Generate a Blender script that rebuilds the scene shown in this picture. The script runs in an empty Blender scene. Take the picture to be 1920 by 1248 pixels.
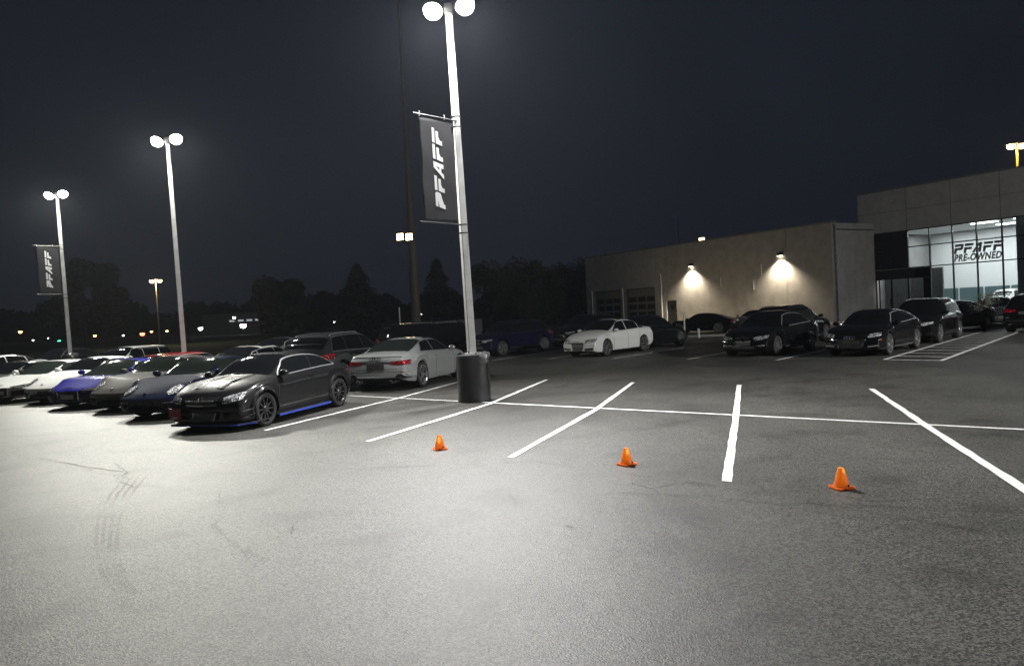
import bpy, bmesh, math, random
from mathutils import Vector, Matrix
from mathutils.bvhtree import BVHTree
random.seed(7)
R = math.radians
scene = bpy.context.scene
COL = scene.collection

# ------------------------------------------------------------------ camera
F_PX, PITCH, ROLL, CAM_H = 1400.0, -0.0286, 0.05394, 1.938
cam_d = bpy.data.cameras.new('camera')
cam = bpy.data.objects.new('camera', cam_d)
COL.objects.link(cam)
cam_d.sensor_fit = 'HORIZONTAL'
cam_d.sensor_width = 36.0
cam_d.lens = 36.0 * F_PX / 1920.0
cam_d.clip_end = 3000
cam_d.clip_start = 0.05
cam.location = (0, 0, CAM_H)
cam.rotation_mode = 'QUATERNION'
cam.rotation_quaternion = (Matrix.Rotation(PITCH, 3, 'X') @ Matrix.Rotation(R(90), 3, 'X') @ Matrix.Rotation(-ROLL, 3, 'Z')).to_quaternion()
scene.camera = cam

# ------------------------------------------------------------------ night sky, exposure
world = bpy.data.worlds.new('World')
scene.world = world
world.use_nodes = True
wn, wl = world.node_tree.nodes, world.node_tree.links
bg = wn['Background']
tc = wn.new('ShaderNodeTexCoord')
nz = wn.new('ShaderNodeTexNoise'); nz.inputs['Scale'].default_value = 1.6; nz.inputs['Detail'].default_value = 3
cr = wn.new('ShaderNodeValToRGB')
cr.color_ramp.elements[0].position = 0.25; cr.color_ramp.elements[0].color = (0.0085, 0.0105, 0.0155, 1)
cr.color_ramp.elements[1].position = 0.78; cr.color_ramp.elements[1].color = (0.019, 0.0240, 0.036, 1)
wl.new(tc.outputs['Generated'], nz.inputs['Vector'])
wl.new(nz.outputs['Fac'], cr.inputs['Fac'])
wl.new(cr.outputs['Color'], bg.inputs['Color'])
bg.inputs['Strength'].default_value = 0.62
scene.view_settings.view_transform = 'Standard'
scene.view_settings.look = 'None'
scene.view_settings.gamma = 1.0
scene.view_settings.exposure = 0.0
scene.view_settings.use_curve_mapping = False
scene.render.engine = 'CYCLES'
scene.cycles.use_denoising = True
scene.cycles.max_bounces = 6
scene.cycles.diffuse_bounces = 2
scene.cycles.glossy_bounces = 3
scene.cycles.transmission_bounces = 6
scene.cycles.transparent_max_bounces = 8
scene.cycles.sample_clamp_indirect = 4.0
scene.cycles.sample_clamp_direct = 30.0
scene.cycles.caustics_reflective = False
scene.cycles.caustics_refractive = False

HAZE = 0.00022   # density of the haze added for lamp glow
LAMP_W = 1.0   # overall multiplier of the lot lamps

# ------------------------------------------------------------------ pixel helpers (photo is 1920x1248)
def ray(px, py):
    x, y, z = px - 960.0, F_PX, -(py - 624.0)
    c, s = math.cos(ROLL), math.sin(ROLL)
    x, z = c * x + s * z, -s * x + c * z
    c, s = math.cos(PITCH), math.sin(PITCH)
    y, z = c * y - s * z, s * y + c * z
    return Vector((x, y, z))
def gp(px, py, z=0.0):
    d = ray(px, py); t = (z - CAM_H) / d.z
    return Vector((d.x * t, d.y * t, z))
def at(px, py, Y):
    d = ray(px, py); t = Y / d.y
    return Vector((d.x * t, Y, CAM_H + d.z * t))

# ------------------------------------------------------------------ materials
MATS = {}
def nodes_of(name):
    m = bpy.data.materials.new(name); m.use_nodes = True
    return m, m.node_tree.nodes, m.node_tree.links, m.node_tree.nodes['Principled BSDF']
def mat(name, col, rough=0.5, metal=0.0, coat=0.0, noise=0.0, nscale=8.0, bump=0.0, bscale=60.0, spec=0.5, rnoise=0.0, emit=None, estr=0.0, crough=0.03):
    if name in MATS: return MATS[name]
    m, n, l, b = nodes_of(name)
    b.inputs['Base Color'].default_value = (*col, 1)
    b.inputs['Roughness'].default_value = rough
    b.inputs['Metallic'].default_value = metal
    b.inputs['Coat Weight'].default_value = coat
    b.inputs['Coat Roughness'].default_value = crough
    b.inputs['Specular IOR Level'].default_value = spec
    if noise or bump or rnoise:
        t = n.new('ShaderNodeTexCoord')
    if noise or rnoise:
        x = n.new('ShaderNodeTexNoise'); x.inputs['Scale'].default_value = nscale; x.inputs['Detail'].default_value = 6
        l.new(t.outputs['Object'], x.inputs['Vector'])
        if noise:
            r = n.new('ShaderNodeValToRGB')
            r.color_ramp.elements[0].position = 0.3; r.color_ramp.elements[1].position = 0.7
            r.color_ramp.elements[0].color = (*[c * (1 - noise) for c in col], 1)
            r.color_ramp.elements[1].color = (*[min(1, c * (1 + noise)) for c in col], 1)
            l.new(x.outputs['Fac'], r.inputs['Fac']); l.new(r.outputs['Color'], b.inputs['Base Color'])
        if rnoise:
            mr = n.new('ShaderNodeMapRange'); mr.inputs['To Min'].default_value = max(0, rough - rnoise); mr.inputs['To Max'].default_value = min(1, rough + rnoise)
            l.new(x.outputs['Fac'], mr.inputs['Value']); l.new(mr.outputs['Result'], b.inputs['Roughness'])
    if bump:
        y = n.new('ShaderNodeTexNoise'); y.inputs['Scale'].default_value = bscale; y.inputs['Detail'].default_value = 4
        l.new(t.outputs['Object'], y.inputs['Vector'])
        bp = n.new('ShaderNodeBump'); bp.inputs['Strength'].default_value = bump; bp.inputs['Distance'].default_value = 0.01
        l.new(y.outputs['Fac'], bp.inputs['Height']); l.new(bp.outputs['Normal'], b.inputs['Normal'])
    if emit:
        b.inputs['Emission Color'].default_value = (*emit, 1); b.inputs['Emission Strength'].default_value = estr
    MATS[name] = m
    return m

def asphalt_mat(name='asphalt', dark=0.030, light=0.082):
    m, n, l, b = nodes_of(name)
    t = n.new('ShaderNodeTexCoord')
    big = n.new('ShaderNodeTexNoise'); big.inputs['Scale'].default_value = 0.22; big.inputs['Detail'].default_value = 7; big.inputs['Roughness'].default_value = 0.62
    mp = n.new('ShaderNodeMapping'); mp.inputs['Rotation'].default_value = (0, 0, 0.65); mp.inputs['Scale'].default_value = (1, 0.55, 1)
    l.new(t.outputs['Object'], mp.inputs['Vector']); l.new(mp.outputs['Vector'], big.inputs['Vector'])
    r = n.new('ShaderNodeValToRGB')
    r.color_ramp.elements[0].position = 0.32; r.color_ramp.elements[1].position = 0.68
    r.color_ramp.elements[0].color = (dark * 1.0, dark * 0.985, dark * 0.94, 1); r.color_ramp.elements[1].color = (light, light * 0.99, light * 0.91, 1)
    l.new(big.outputs['Fac'], r.inputs['Fac'])
    # aggregate speckle
    vo = n.new('ShaderNodeTexVoronoi'); vo.inputs['Scale'].default_value = 78
    l.new(t.outputs['Object'], vo.inputs['Vector'])
    sp = n.new('ShaderNodeValToRGB'); sp.color_ramp.interpolation = 'LINEAR'
    sp.color_ramp.elements[0].position = 0.2; sp.color_ramp.elements[0].color = (0.30, 0.30, 0.30, 1)
    sp.color_ramp.elements[1].position = 0.95; sp.color_ramp.elements[1].color = (2.3, 2.28, 2.2, 1)
    sep = n.new('ShaderNodeSeparateColor'); l.new(vo.outputs['Color'], sep.inputs['Color'])
    l.new(sep.outputs['Red'], sp.inputs['Fac'])
    mx = n.new('ShaderNodeMix'); mx.data_type = 'RGBA'; mx.blend_type = 'MULTIPLY'; mx.inputs['Factor'].default_value = 0.95
    l.new(r.outputs['Color'], mx.inputs['A']); l.new(sp.outputs['Color'], mx.inputs['B'])
    # stains
    st = n.new('ShaderNodeTexNoise'); st.inputs['Scale'].default_value = 1.1; st.inputs['Detail'].default_value = 5
    l.new(t.outputs['Object'], st.inputs['Vector'])
    sr = n.new('ShaderNodeValToRGB'); sr.color_ramp.elements[0].position = 0.33; sr.color_ramp.elements[0].color = (0.60, 0.60, 0.59, 1)
    sr.color_ramp.elements[1].position = 0.47; sr.color_ramp.elements[1].color = (1, 1, 1, 1)
    l.new(st.outputs['Fac'], sr.inputs['Fac'])
    mx2 = n.new('ShaderNodeMix'); mx2.data_type = 'RGBA'; mx2.blend_type = 'MULTIPLY'; mx2.inputs['Factor'].default_value = 1
    l.new(mx.outputs['Result'], mx2.inputs['A']); l.new(sr.outputs['Color'], mx2.inputs['B'])
    l.new(mx2.outputs['Result'], b.inputs['Base Color'])
    mr = n.new('ShaderNodeMapRange'); mr.inputs['To Min'].default_value = 0.43; mr.inputs['To Max'].default_value = 0.64
    l.new(big.outputs['Fac'], mr.inputs['Value']); l.new(mr.outputs['Result'], b.inputs['Roughness'])
    b.inputs['Specular IOR Level'].default_value = 0.5
    nb = n.new('ShaderNodeTexNoise'); nb.inputs['Scale'].default_value = 210; nb.inputs['Detail'].default_value = 3
    l.new(t.outputs['Object'], nb.inputs['Vector'])
    ad = n.new('ShaderNodeMath'); ad.operation = 'ADD'
    l.new(vo.outputs['Distance'], ad.inputs[0]); l.new(nb.outputs['Fac'], ad.inputs[1])
    bp = n.new('ShaderNodeBump'); bp.inputs['Strength'].default_value = 0.42; bp.inputs['Distance'].default_value = 0.005
    l.new(ad.outputs[0], bp.inputs['Height'])
    # gentle unevenness of the laid surface
    un = n.new('ShaderNodeTexNoise'); un.inputs['Scale'].default_value = 0.9; un.inputs['Detail'].default_value = 3
    l.new(mp.outputs['Vector'], un.inputs['Vector'])
    bp2 = n.new('ShaderNodeBump'); bp2.inputs['Strength'].default_value = 0.5; bp2.inputs['Distance'].default_value = 0.05
    l.new(un.outputs['Fac'], bp2.inputs['Height']); l.new(bp2.outputs['Normal'], bp.inputs['Normal']); l.new(bp.outputs['Normal'], b.inputs['Normal'])
    # dark pits where aggregate has come out, gathered in ravelled areas
    pv_ = n.new('ShaderNodeTexVoronoi'); pv_.inputs['Scale'].default_value = 36; l.new(t.outputs['Object'], pv_.inputs['Vector'])
    pr = n.new('ShaderNodeMapRange'); pr.inputs['From Min'].default_value = .10; pr.inputs['From Max'].default_value = .22; l.new(pv_.outputs['Distance'], pr.inputs['Value'])
    pm = n.new('ShaderNodeTexNoise'); pm.inputs['Scale'].default_value = .8; pm.inputs['Detail'].default_value = 4; l.new(t.outputs['Object'], pm.inputs['Vector'])
    pmr = n.new('ShaderNodeMapRange'); pmr.inputs['From Min'].default_value = .42; pmr.inputs['From Max'].default_value = .62; pmr.inputs['To Min'].default_value = .1; pmr.inputs['To Max'].default_value = .9
    l.new(pm.outputs['Fac'], pmr.inputs['Value'])
    mx3 = n.new('ShaderNodeMix'); mx3.data_type = 'RGBA'; mx3.blend_type = 'MULTIPLY'
    l.new(pmr.outputs['Result'], mx3.inputs['Factor']); l.new(mx2.outputs['Result'], mx3.inputs['A']); l.new(pr.outputs['Result'], mx3.inputs['B'])
    l.new(mx3.outputs['Result'], b.inputs['Base Color'])
    MATS[name] = m
    return m

def line_mat():
    m, n, l, b = nodes_of('line_paint')
    t = n.new('ShaderNodeTexCoord')
    x = n.new('ShaderNodeTexNoise'); x.inputs['Scale'].default_value = 35; x.inputs['Detail'].default_value = 6; x.inputs['Roughness'].default_value = 0.7
    l.new(t.outputs['Object'], x.inputs['Vector'])
    r = n.new('ShaderNodeValToRGB')
    r.color_ramp.elements[0].position = 0.27; r.color_ramp.elements[0].color = (0.30, 0.30, 0.29, 1)
    r.color_ramp.elements[1].position = 0.42; r.color_ramp.elements[1].color = (0.80, 0.80, 0.79, 1)
    l.new(x.outputs['Fac'], r.inputs['Fac']); l.new(r.outputs['Color'], b.inputs['Base Color'])
    b.inputs['Roughness'].default_value = 0.6
    bp = n.new('ShaderNodeBump'); bp.inputs['Strength'].default_value = 0.3; bp.inputs['Distance'].default_value = 0.004
    l.new(x.outputs['Fac'], bp.inputs['Height']); l.new(bp.outputs['Normal'], b.inputs['Normal'])
    MATS['line'] = m
    return m

def stain_mat(name, col, amount, scale):
    """thin rubber film / crack filler: patchy, partly see-through"""
    m, n, l, b = nodes_of(name)
    b.inputs['Base Color'].default_value = (*col, 1); b.inputs['Roughness'].default_value = 0.8
    t = n.new('ShaderNodeTexCoord')
    x = n.new('ShaderNodeTexNoise'); x.inputs['Scale'].default_value = scale; x.inputs['Detail'].default_value = 6
    l.new(t.outputs['Object'], x.inputs['Vector'])
    r = n.new('ShaderNodeMapRange'); r.inputs['From Min'].default_value = 0.4; r.inputs['From Max'].default_value = 0.65
    r.inputs['To Min'].default_value = 0.0; r.inputs['To Max'].default_value = amount
    l.new(x.outputs['Fac'], r.inputs['Value']); l.new(r.outputs['Result'], b.inputs['Alpha'])
    MATS[name] = m
    return m

def glass_mat():
    """clear shop glazing: mostly transparent with a mirror-like reflection"""
    m, n, l, b = nodes_of('clear_glass')
    n.remove(b)
    out = n['Material Output']
    tr = n.new('ShaderNodeBsdfTransparent'); tr.inputs['Color'].default_value = (0.86, 0.92, 0.93, 1)
    gl = n.new('ShaderNodeBsdfGlossy'); gl.inputs['Roughness'].default_value = 0.02
    fr = n.new('ShaderNodeFresnel'); fr.inputs['IOR'].default_value = 1.5
    mx = n.new('ShaderNodeMixShader')
    l.new(fr.outputs['Fac'], mx.inputs['Fac']); l.new(tr.outputs['BSDF'], mx.inputs[1]); l.new(gl.outputs['BSDF'], mx.inputs[2])
    l.new(mx.outputs['Shader'], out.inputs['Surface'])
    MATS['clear_glass'] = m
    return m

def emission(name, col, strength):
    if name in MATS: return MATS[name]
    m, n, l, b = nodes_of(name)
    b.inputs['Base Color'].default_value = (0.02, 0.02, 0.02, 1)
    b.inputs['Emission Color'].default_value = (*col, 1); b.inputs['Emission Strength'].default_value = strength
    MATS[name] = m
    return m

def light_lens_mat(name, col, rough=0.15, metal=0.35, scale=30):
    """faceted reflector behind a clear lens"""
    m, n, l, b = nodes_of(name)
    t = n.new('ShaderNodeTexCoord')
    v = n.new('ShaderNodeTexVoronoi'); v.inputs['Scale'].default_value = scale
    l.new(t.outputs['Object'], v.inputs['Vector'])
    r = n.new('ShaderNodeValToRGB'); sep = n.new('ShaderNodeSeparateColor')
    l.new(v.outputs['Color'], sep.inputs['Color']); l.new(sep.outputs['Red'], r.inputs['Fac'])
    r.color_ramp.elements[0].position = 0.25; r.color_ramp.elements[0].color = (*[c * 0.12 for c in col], 1)
    r.color_ramp.elements[1].position = 0.8; r.color_ramp.elements[1].color = (*col, 1)
    l.new(r.outputs['Color'], b.inputs['Base Color'])
    b.inputs['Metallic'].default_value = metal; b.inputs['Roughness'].default_value = rough
    b.inputs['Coat Weight'].default_value = 1.0
    bp = n.new('ShaderNodeBump'); bp.inputs['Strength'].default_value = 0.6; bp.inputs['Distance'].default_value = 0.02
    l.new(v.outputs['Distance'], bp.inputs['Height']); l.new(bp.outputs['Normal'], b.inputs['Normal'])
    MATS[name] = m
    return m

asphalt_mat(); line_mat(); glass_mat()
stain_mat('rubber_film', (0.010, 0.010, 0.009), 0.16, 1.6)
stain_mat('tread_film', (0.010, 0.010, 0.009), 0.20, 0.9)
mat('crack_fill', (0.018, 0.018, 0.016), 0.9)
mat('earth', (0.03, 0.032, 0.024), 0.95, noise=0.4, nscale=0.5)
mat('lawn', (0.020, 0.034, 0.010), 0.95, noise=0.5, nscale=2.0, bump=1.0, bscale=30)
mat('concrete', (0.30, 0.28, 0.25), 0.85, noise=0.2, nscale=3, bump=0.3)
mat('precast', (0.29, 0.285, 0.28), 0.9, noise=0.12, nscale=1.5, bump=0.25, bscale=120)
mat('precast_beige', (0.25, 0.235, 0.215), 0.9, noise=0.14, nscale=1.5, bump=0.25, bscale=120)
mat('roof_metal', (0.12, 0.12, 0.12), 0.6)
mat('galvanised', (0.62, 0.62, 0.61), 0.48, metal=0.25, noise=0.1, nscale=6, bump=0.1, bscale=30)
mat('black_plastic', (0.018, 0.018, 0.019), 0.5, bump=0.15, bscale=40)
mat('sleeve_plastic', (0.034, 0.035, 0.038), 0.42, noise=0.15, nscale=5, bump=0.2, bscale=25)
mat('film', (0.08, 0.08, 0.085), 0.16, coat=0.6, bump=0.8, bscale=25)
mat('dark_metal', (0.05, 0.05, 0.052), 0.45, metal=0.5)
mat('banner_cloth', (0.020, 0.020, 0.024), 0.8, noise=0.12, nscale=4, bump=0.12, bscale=6)
mat('white_print', (0.78, 0.78, 0.78), 0.7)
mat('tyre', (0.022, 0.022, 0.022), 0.75, bump=0.2, bscale=60)
mat('underbody', (0.008, 0.008, 0.008), 0.9)
mat('alloy', (0.62, 0.62, 0.63), 0.25, metal=0.9, rnoise=0.08, nscale=20)
mat('alloy_dark', (0.10, 0.10, 0.105), 0.3, metal=0.8)
mat('brake', (0.22, 0.22, 0.22), 0.45, metal=0.9)
mat('chrome', (0.85, 0.85, 0.86), 0.08, metal=1.0)
mat('chrome_soft', (0.50, 0.50, 0.51), 0.3, metal=0.6)
mat('car_glass', (0.006, 0.007, 0.008), 0.035, coat=0.0, spec=0.6)
mat('car_glass_green', (0.020, 0.026, 0.022), 0.05, spec=0.6)
mat('seam', (0.004, 0.004, 0.004), 0.9)
mat('grille', (0.010, 0.010, 0.011), 0.35, bump=0.9, bscale=120)
mat('plate', (0.55, 0.56, 0.58), 0.4)
mat('plate_dark', (0.06, 0.06, 0.063), 0.5)
mat('plate_red', (0.33, 0.035, 0.05), 0.45)
mat('blue_trim', (0.035, 0.075, 0.50), 0.35)
mat('intercooler', (0.30, 0.30, 0.27), 0.4, metal=0.6, bump=0.8, bscale=90)
light_lens_mat('headlamp', (0.85, 0.87, 0.9))
light_lens_mat('headlamp_dark', (0.30, 0.31, 0.33))
light_lens_mat('taillamp', (0.55, 0.010, 0.025), rough=0.15, metal=0.1)
mat('amber', (0.5, 0.12, 0.01), 0.2, coat=1)
mat('cone_orange', (0.95, 0.24, 0.06), 0.5, noise=0.12, nscale=14, bump=0.15)
cn = MATS['cone_orange'].node_tree; cp = cn.nodes['Principled BSDF']; ct = cn.nodes.new('ShaderNodeBsdfTranslucent'); ct.inputs['Color'].default_value = (1.0, .52, .12, 1)
cm = cn.nodes.new('ShaderNodeMixShader'); cm.inputs['Fac'].default_value = .62
cn.links.new(cp.outputs['BSDF'], cm.inputs[1]); cn.links.new(ct.outputs['BSDF'], cm.inputs[2]); cn.links.new(cm.outputs['Shader'], cn.nodes['Material Output'].inputs['Surface'])
mat('mullion', (0.035, 0.036, 0.038), 0.4, metal=0.6)
mat('spandrel', (0.010, 0.012, 0.016), 0.06, spec=0.5)
mat('interior_white', (0.72, 0.72, 0.72), 0.8)
mat('interior_floor', (0.45, 0.46, 0.47), 0.25)
mat('interior_glass', (0.10, 0.15, 0.16), 0.15)
mat('sign_vinyl', (0.16, 0.165, 0.175), 0.6)
mat('steel_door', (0.030, 0.028, 0.027), 0.5)
mat('bay_panel', (0.13, 0.13, 0.135), 0.5, noise=0.15)
mat('bay_glass', (0.02, 0.023, 0.026), 0.08)
mat('bark', (0.05, 0.04, 0.03), 0.9, noise=0.3)
mat('conifer', (0.012, 0.024, 0.016), 0.8)
mat('leaf', (0.025, 0.035, 0.016), 0.8)
mat('leaf_grey', (0.16, 0.17, 0.14), 0.8)
mat('yellow_paint', (0.55, 0.40, 0.03), 0.5)
mat('pole_brown', (0.14, 0.115, 0.085), 0.6, noise=0.15)
emission('lens_white', (1.0, 0.98, 0.93), 40.0)
emission('lens_warm', (1.0, 0.80, 0.42), 30.0)
emission('lens_wall', (1.0, 0.86, 0.62), 22.0)
emission('ceiling_lamp', (1.0, 0.98, 0.95), 6.0)
for nm, c, s in (('far_red', (1, .12, .05), 14), ('far_orange', (1, .42, .12), 14), ('far_white', (1, .95, .9), 14), ('far_green', (.05, 1, .45), 8), ('far_yellow', (1, .75, .3), 16)):
    emission(nm, c, s)
def paint(name, col, metal=0.0, rough=0.4, coat=1.0, crough=0.065):
    k = 'paint_' + name
    return mat(k, col, max(rough, .5), 0.0, coat, spec=0.01, crough=crough)

# ------------------------------------------------------------------ mesh helpers
class MB:
    def __init__(s): s.v = []; s.f = []
    def add(s, vs, fs):
        o = len(s.v); s.v += [tuple(v) for v in vs]; s.f += [tuple(i + o for i in f) for f in fs]; return s
    def box(s, x0, x1, y0, y1, z0, z1, M=None):
        vs = [Vector((x, y, z)) for x in (x0, x1) for y in (y0, y1) for z in (z0, z1)]
        if M: vs = [M @ v for v in vs]
        return s.add(vs, [(0, 1, 3, 2), (4, 6, 7, 5), (0, 4, 5, 1), (2, 3, 7, 6), (0, 2, 6, 4), (1, 5, 7, 3)])
    def bar(s, a, b, w, h, up=Vector((0, 0, 1))):
        a, b = Vector(a), Vector(b); d = (b - a).normalized()
        sd = d.cross(up)
        if sd.length < 1e-4: sd = d.cross(Vector((1, 0, 0)))
        sd.normalize(); u = sd.cross(d)
        vs = [p + sd * (i * w / 2) + u * (j * h / 2) for p in (a, b) for i, j in ((-1, -1), (1, -1), (1, 1), (-1, 1))]
        return s.add(vs, [(0, 3, 2, 1), (4, 5, 6, 7), (0, 1, 5, 4), (1, 2, 6, 5), (2, 3, 7, 6), (3, 0, 4, 7)])
    def tube(s, pts, rads, n=10, cap=True):
        pts = [Vector(p) for p in pts]; o = len(s.v)
        for i, p in enumerate(pts):
            d = (pts[min(i + 1, len(pts) - 1)] - pts[max(i - 1, 0)]).normalized()
            a = d.cross(Vector((0, 0, 1)))
            if a.length < 1e-3: a = Vector((1, 0, 0))
            a.normalize(); b = d.cross(a)
            r = rads[i] if hasattr(rads, '__len__') else rads
            s.v += [tuple(p + a * (r * math.cos(t)) + b * (r * math.sin(t))) for t in [2 * math.pi * k / n for k in range(n)]]
        for i in range(len(pts) - 1):
            for k in range(n):
                s.f.append((o + i * n + k, o + i * n + (k + 1) % n, o + (i + 1) * n + (k + 1) % n, o + (i + 1) * n + k))
        if cap:
            s.f.append(tuple(o + k for k in range(n))[::-1]); s.f.append(tuple(o + (len(pts) - 1) * n + k for k in range(n)))
        return s
    def lathe(s, prof, n=24, M=None, closed=False):
        """prof: (radius, height) pairs, turned round local z"""
        o = len(s.v)
        for r, h in prof:
            for k in range(n):
                t = 2 * math.pi * k / n; v = Vector((r * math.cos(t), r * math.sin(t), h))
                s.v.append(tuple(M @ v if M else v))
        m = len(prof)
        for i in range(m if closed else m - 1):
            j = (i + 1) % m
            for k in range(n):
                s.f.append((o + i * n + k, o + i * n + (k + 1) % n, o + j * n + (k + 1) % n, o + j * n + k))
        return s
    def prism(s, poly, z0, z1, M=None):
        n = len(poly); vs = [Vector((x, y, z0)) for x, y in poly] + [Vector((x, y, z1)) for x, y in poly]
        if M: vs = [M @ v for v in vs]
        return s.add(vs, [tuple(range(n))[::-1], tuple(range(n, 2 * n))] + [(i, (i + 1) % n, n + (i + 1) % n, n + i) for i in range(n)])
    def mesh(s, name, smooth=False, angle=None):
        me = bpy.data.meshes.new(name); me.from_pydata(s.v, [], s.f); me.validate()
        bm = bmesh.new(); bm.from_mesh(me); bmesh.ops.recalc_face_normals(bm, faces=bm.faces); bm.to_mesh(me); bm.free()
        if smooth:
            me.polygons.foreach_set('use_smooth', [True] * len(me.polygons))
            if angle: me.set_sharp_from_angle(angle=R(angle))
        return me
    def build(s, name, m, parent=None, smooth=False, angle=None, loc=None):
        return link(name, s.mesh(name, smooth, angle), m, parent, loc)

def link(name, me, m, parent=None, loc=None):
    o = bpy.data.objects.new(name, me); COL.objects.link(o)
    if m is not None:
        mt = MATS[m] if isinstance(m, str) else m
        if len(me.materials) == 0: me.materials.append(mt)
        if me.materials[0] is not mt:
            o.material_slots[0].link = 'OBJECT'; o.material_slots[0].material = mt
    if parent: o.parent = parent
    if loc is not None: o.location = loc
    return o
def tag(o, label=None, cat=None, group=None, kind=None):
    if label: o['label'] = label
    if cat: o['category'] = cat
    if group: o['group'] = group
    if kind: o['kind'] = kind
    return o
def empty(name, loc=(0, 0, 0), rz=0.0):
    o = bpy.data.objects.new(name, None); COL.objects.link(o)
    o.location = loc; o.rotation_euler = (0, 0, rz); o.empty_display_size = 0.2
    return o

# ------------------------------------------------------------------ ground, lot, lawn
def sheet(name, poly, z, m, parent=None):
    me = bpy.data.meshes.new(name); me.from_pydata([(x, y, z) for x, y in poly], [], [tuple(range(len(poly)))])
    return link(name, me, m, parent)
tag(sheet('ground', [(-1500, -300), (1500, -300), (1500, 2200), (-1500, 2200)], -0.012, 'earth'), 'dark flat ground reaching the night horizon', kind='structure')
lot = tag(sheet('parking_lot', [(-75, -25), (60, -25), (60, 40), (28, 75), (4, 92), (-6, 62), (-14, 46), (-26, 41), (-75, 62)], 0.0, 'asphalt'), 'worn grey asphalt parking lot', kind='structure')
tag(sheet('lawn', [(-26.4, 41.4), (-14.4, 46.4), (-6.4, 62.4), (3.6, 92.4), (-20, 330), (-420, 330), (-420, 120), (-75.4, 62.4)], -0.006, 'lawn'), 'dark mown lawn behind the left rows of cars', kind='structure')

# painted lines: each one a strip with slightly wobbly hand-sprayed edges
def strip(pts, w, z, name, m, parent=None, wob=0.006, seed=0, cuts=14, enddir=None):
    rnd = random.Random(seed)
    P = []
    for i in range(len(pts) - 1):
        a, b = Vector(pts[i]).to_2d(), Vector(pts[i + 1]).to_2d()
        for k in range(cuts): P.append(a.lerp(b, k / cuts))
    P.append(Vector(pts[-1]).to_2d())
    vs = []
    for i, p in enumerate(P):
        d = (P[min(i + 1, len(P) - 1)] - P[max(i - 1, 0)]).normalized(); nrm = Vector((-d.y, d.x))
        ww = w[0] + (w[1] - w[0]) * i / (len(P) - 1) if hasattr(w, '__len__') else w
        if enddir is not None and i in (0, len(P) - 1):
            e = Vector(enddir).normalized(); c = e.dot(nrm); off = e * (ww / 2 / c)
        else: off = nrm * (ww / 2)
        a = rnd.uniform(-wob, wob); b = rnd.uniform(-wob, wob)
        vs += [(p + off * (1 + a / ww * 2)), (p - off * (1 + b / ww * 2))]
    me = bpy.data.meshes.new(name)
    me.from_pydata([(v.x, v.y, z) for v in vs], [], [(2 * i, 2 * i + 1, 2 * i + 3, 2 * i + 2) for i in range(len(P) - 1)])
    return link(name, me, m, parent)
cross_a, cross_b = gp(655, 741.5), gp(1920, 805)
cross_dir = (cross_b - cross_a).to_2d().normalized()
cross_far = cross_b.to_2d() + cross_dir * 9
LINES = [
    (gp(497, 807), gp(745, 747), gp(860, 716), 'stall line beside the matte black coupe', 11),
    (gp(689, 828), gp(917, 757.5), gp(1025, 712), 'stall line passing under the black pole sleeve', 12),
    (gp(957, 858), gp(1117, 768), gp(1187, 717), 'stall line between the left and middle orange cones', 13),
    (gp(1362, 903), gp(1380, 781), gp(1386, 722), 'stall line between the middle and right orange cones', 14),
    (gp(1990, 962), gp(1733, 796), gp(1634, 729), 'stall line to the right of the right-hand orange cone', 15)]
for a, b, c, lab, sd in LINES:
    tag(strip([a, b, c], (0.105, 0.105), 0.008, 'parking_line', 'line', seed=sd, wob=0.008, enddir=cross_dir), 'white ' + lab, kind='structure')
tag(strip([cross_a, cross_b, cross_far], 0.085, 0.004, 'parking_line', 'line', seed=5, cuts=40), 'long white line crossing the near stall lines', kind='structure')
FAR = [((921, 676), (1062, 655), 'far stall line beside the dark blue car'), ((1028, 673.5), (1160, 653), 'far stall line under the white sedan'),
       ((1150, 672.5), (1283, 651.5), 'far stall line right of the white sedan'), ((1290, 673.5), (1400, 654), 'far stall line left of the black sedan'),
       ((1455, 675.5), (1600, 645), 'far stall line between the black sedan and black hatchback')]
for i, (a, b, lab) in enumerate(FAR):
    tag(strip([gp(*a), gp(*b)], 0.11, 0.008, 'parking_line', 'line', seed=30 + i, enddir=(gp(1455, 675) - gp(1150, 672)).to_2d()), 'white ' + lab, kind='structure')
# hatched no-parking bay
hz = tag(empty('hatched_bay', gp(1755, 652)), 'white hatched no-parking bay beside the black hatchback', kind='structure')
def child_strip(a, b, w, z, sd):
    o = strip([a, b], w, z, 'stripe', 'line', seed=sd); o.parent = hz; o.matrix_parent_inverse = Matrix.Translation(-hz.location); return o
h1a, h1b, h2a, h2b = gp(1657, 674.5), gp(1840, 622), gp(1764, 676.5), gp(1914, 621)
child_strip(h1a, h1b, 0.11, 0.008, 1); child_strip(h2a, h2b, 0.11, 0.008, 2); child_strip(h1a, h2a, 0.10, 0.012, 3)
for i in range(1, 12):
    t = i / 11.6
    child_strip(h1a.lerp(h1b, t), h2a.lerp(h2b, min(1, t * 0.99 + 0.0)), 0.10, 0.012, 40 + i)

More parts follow.
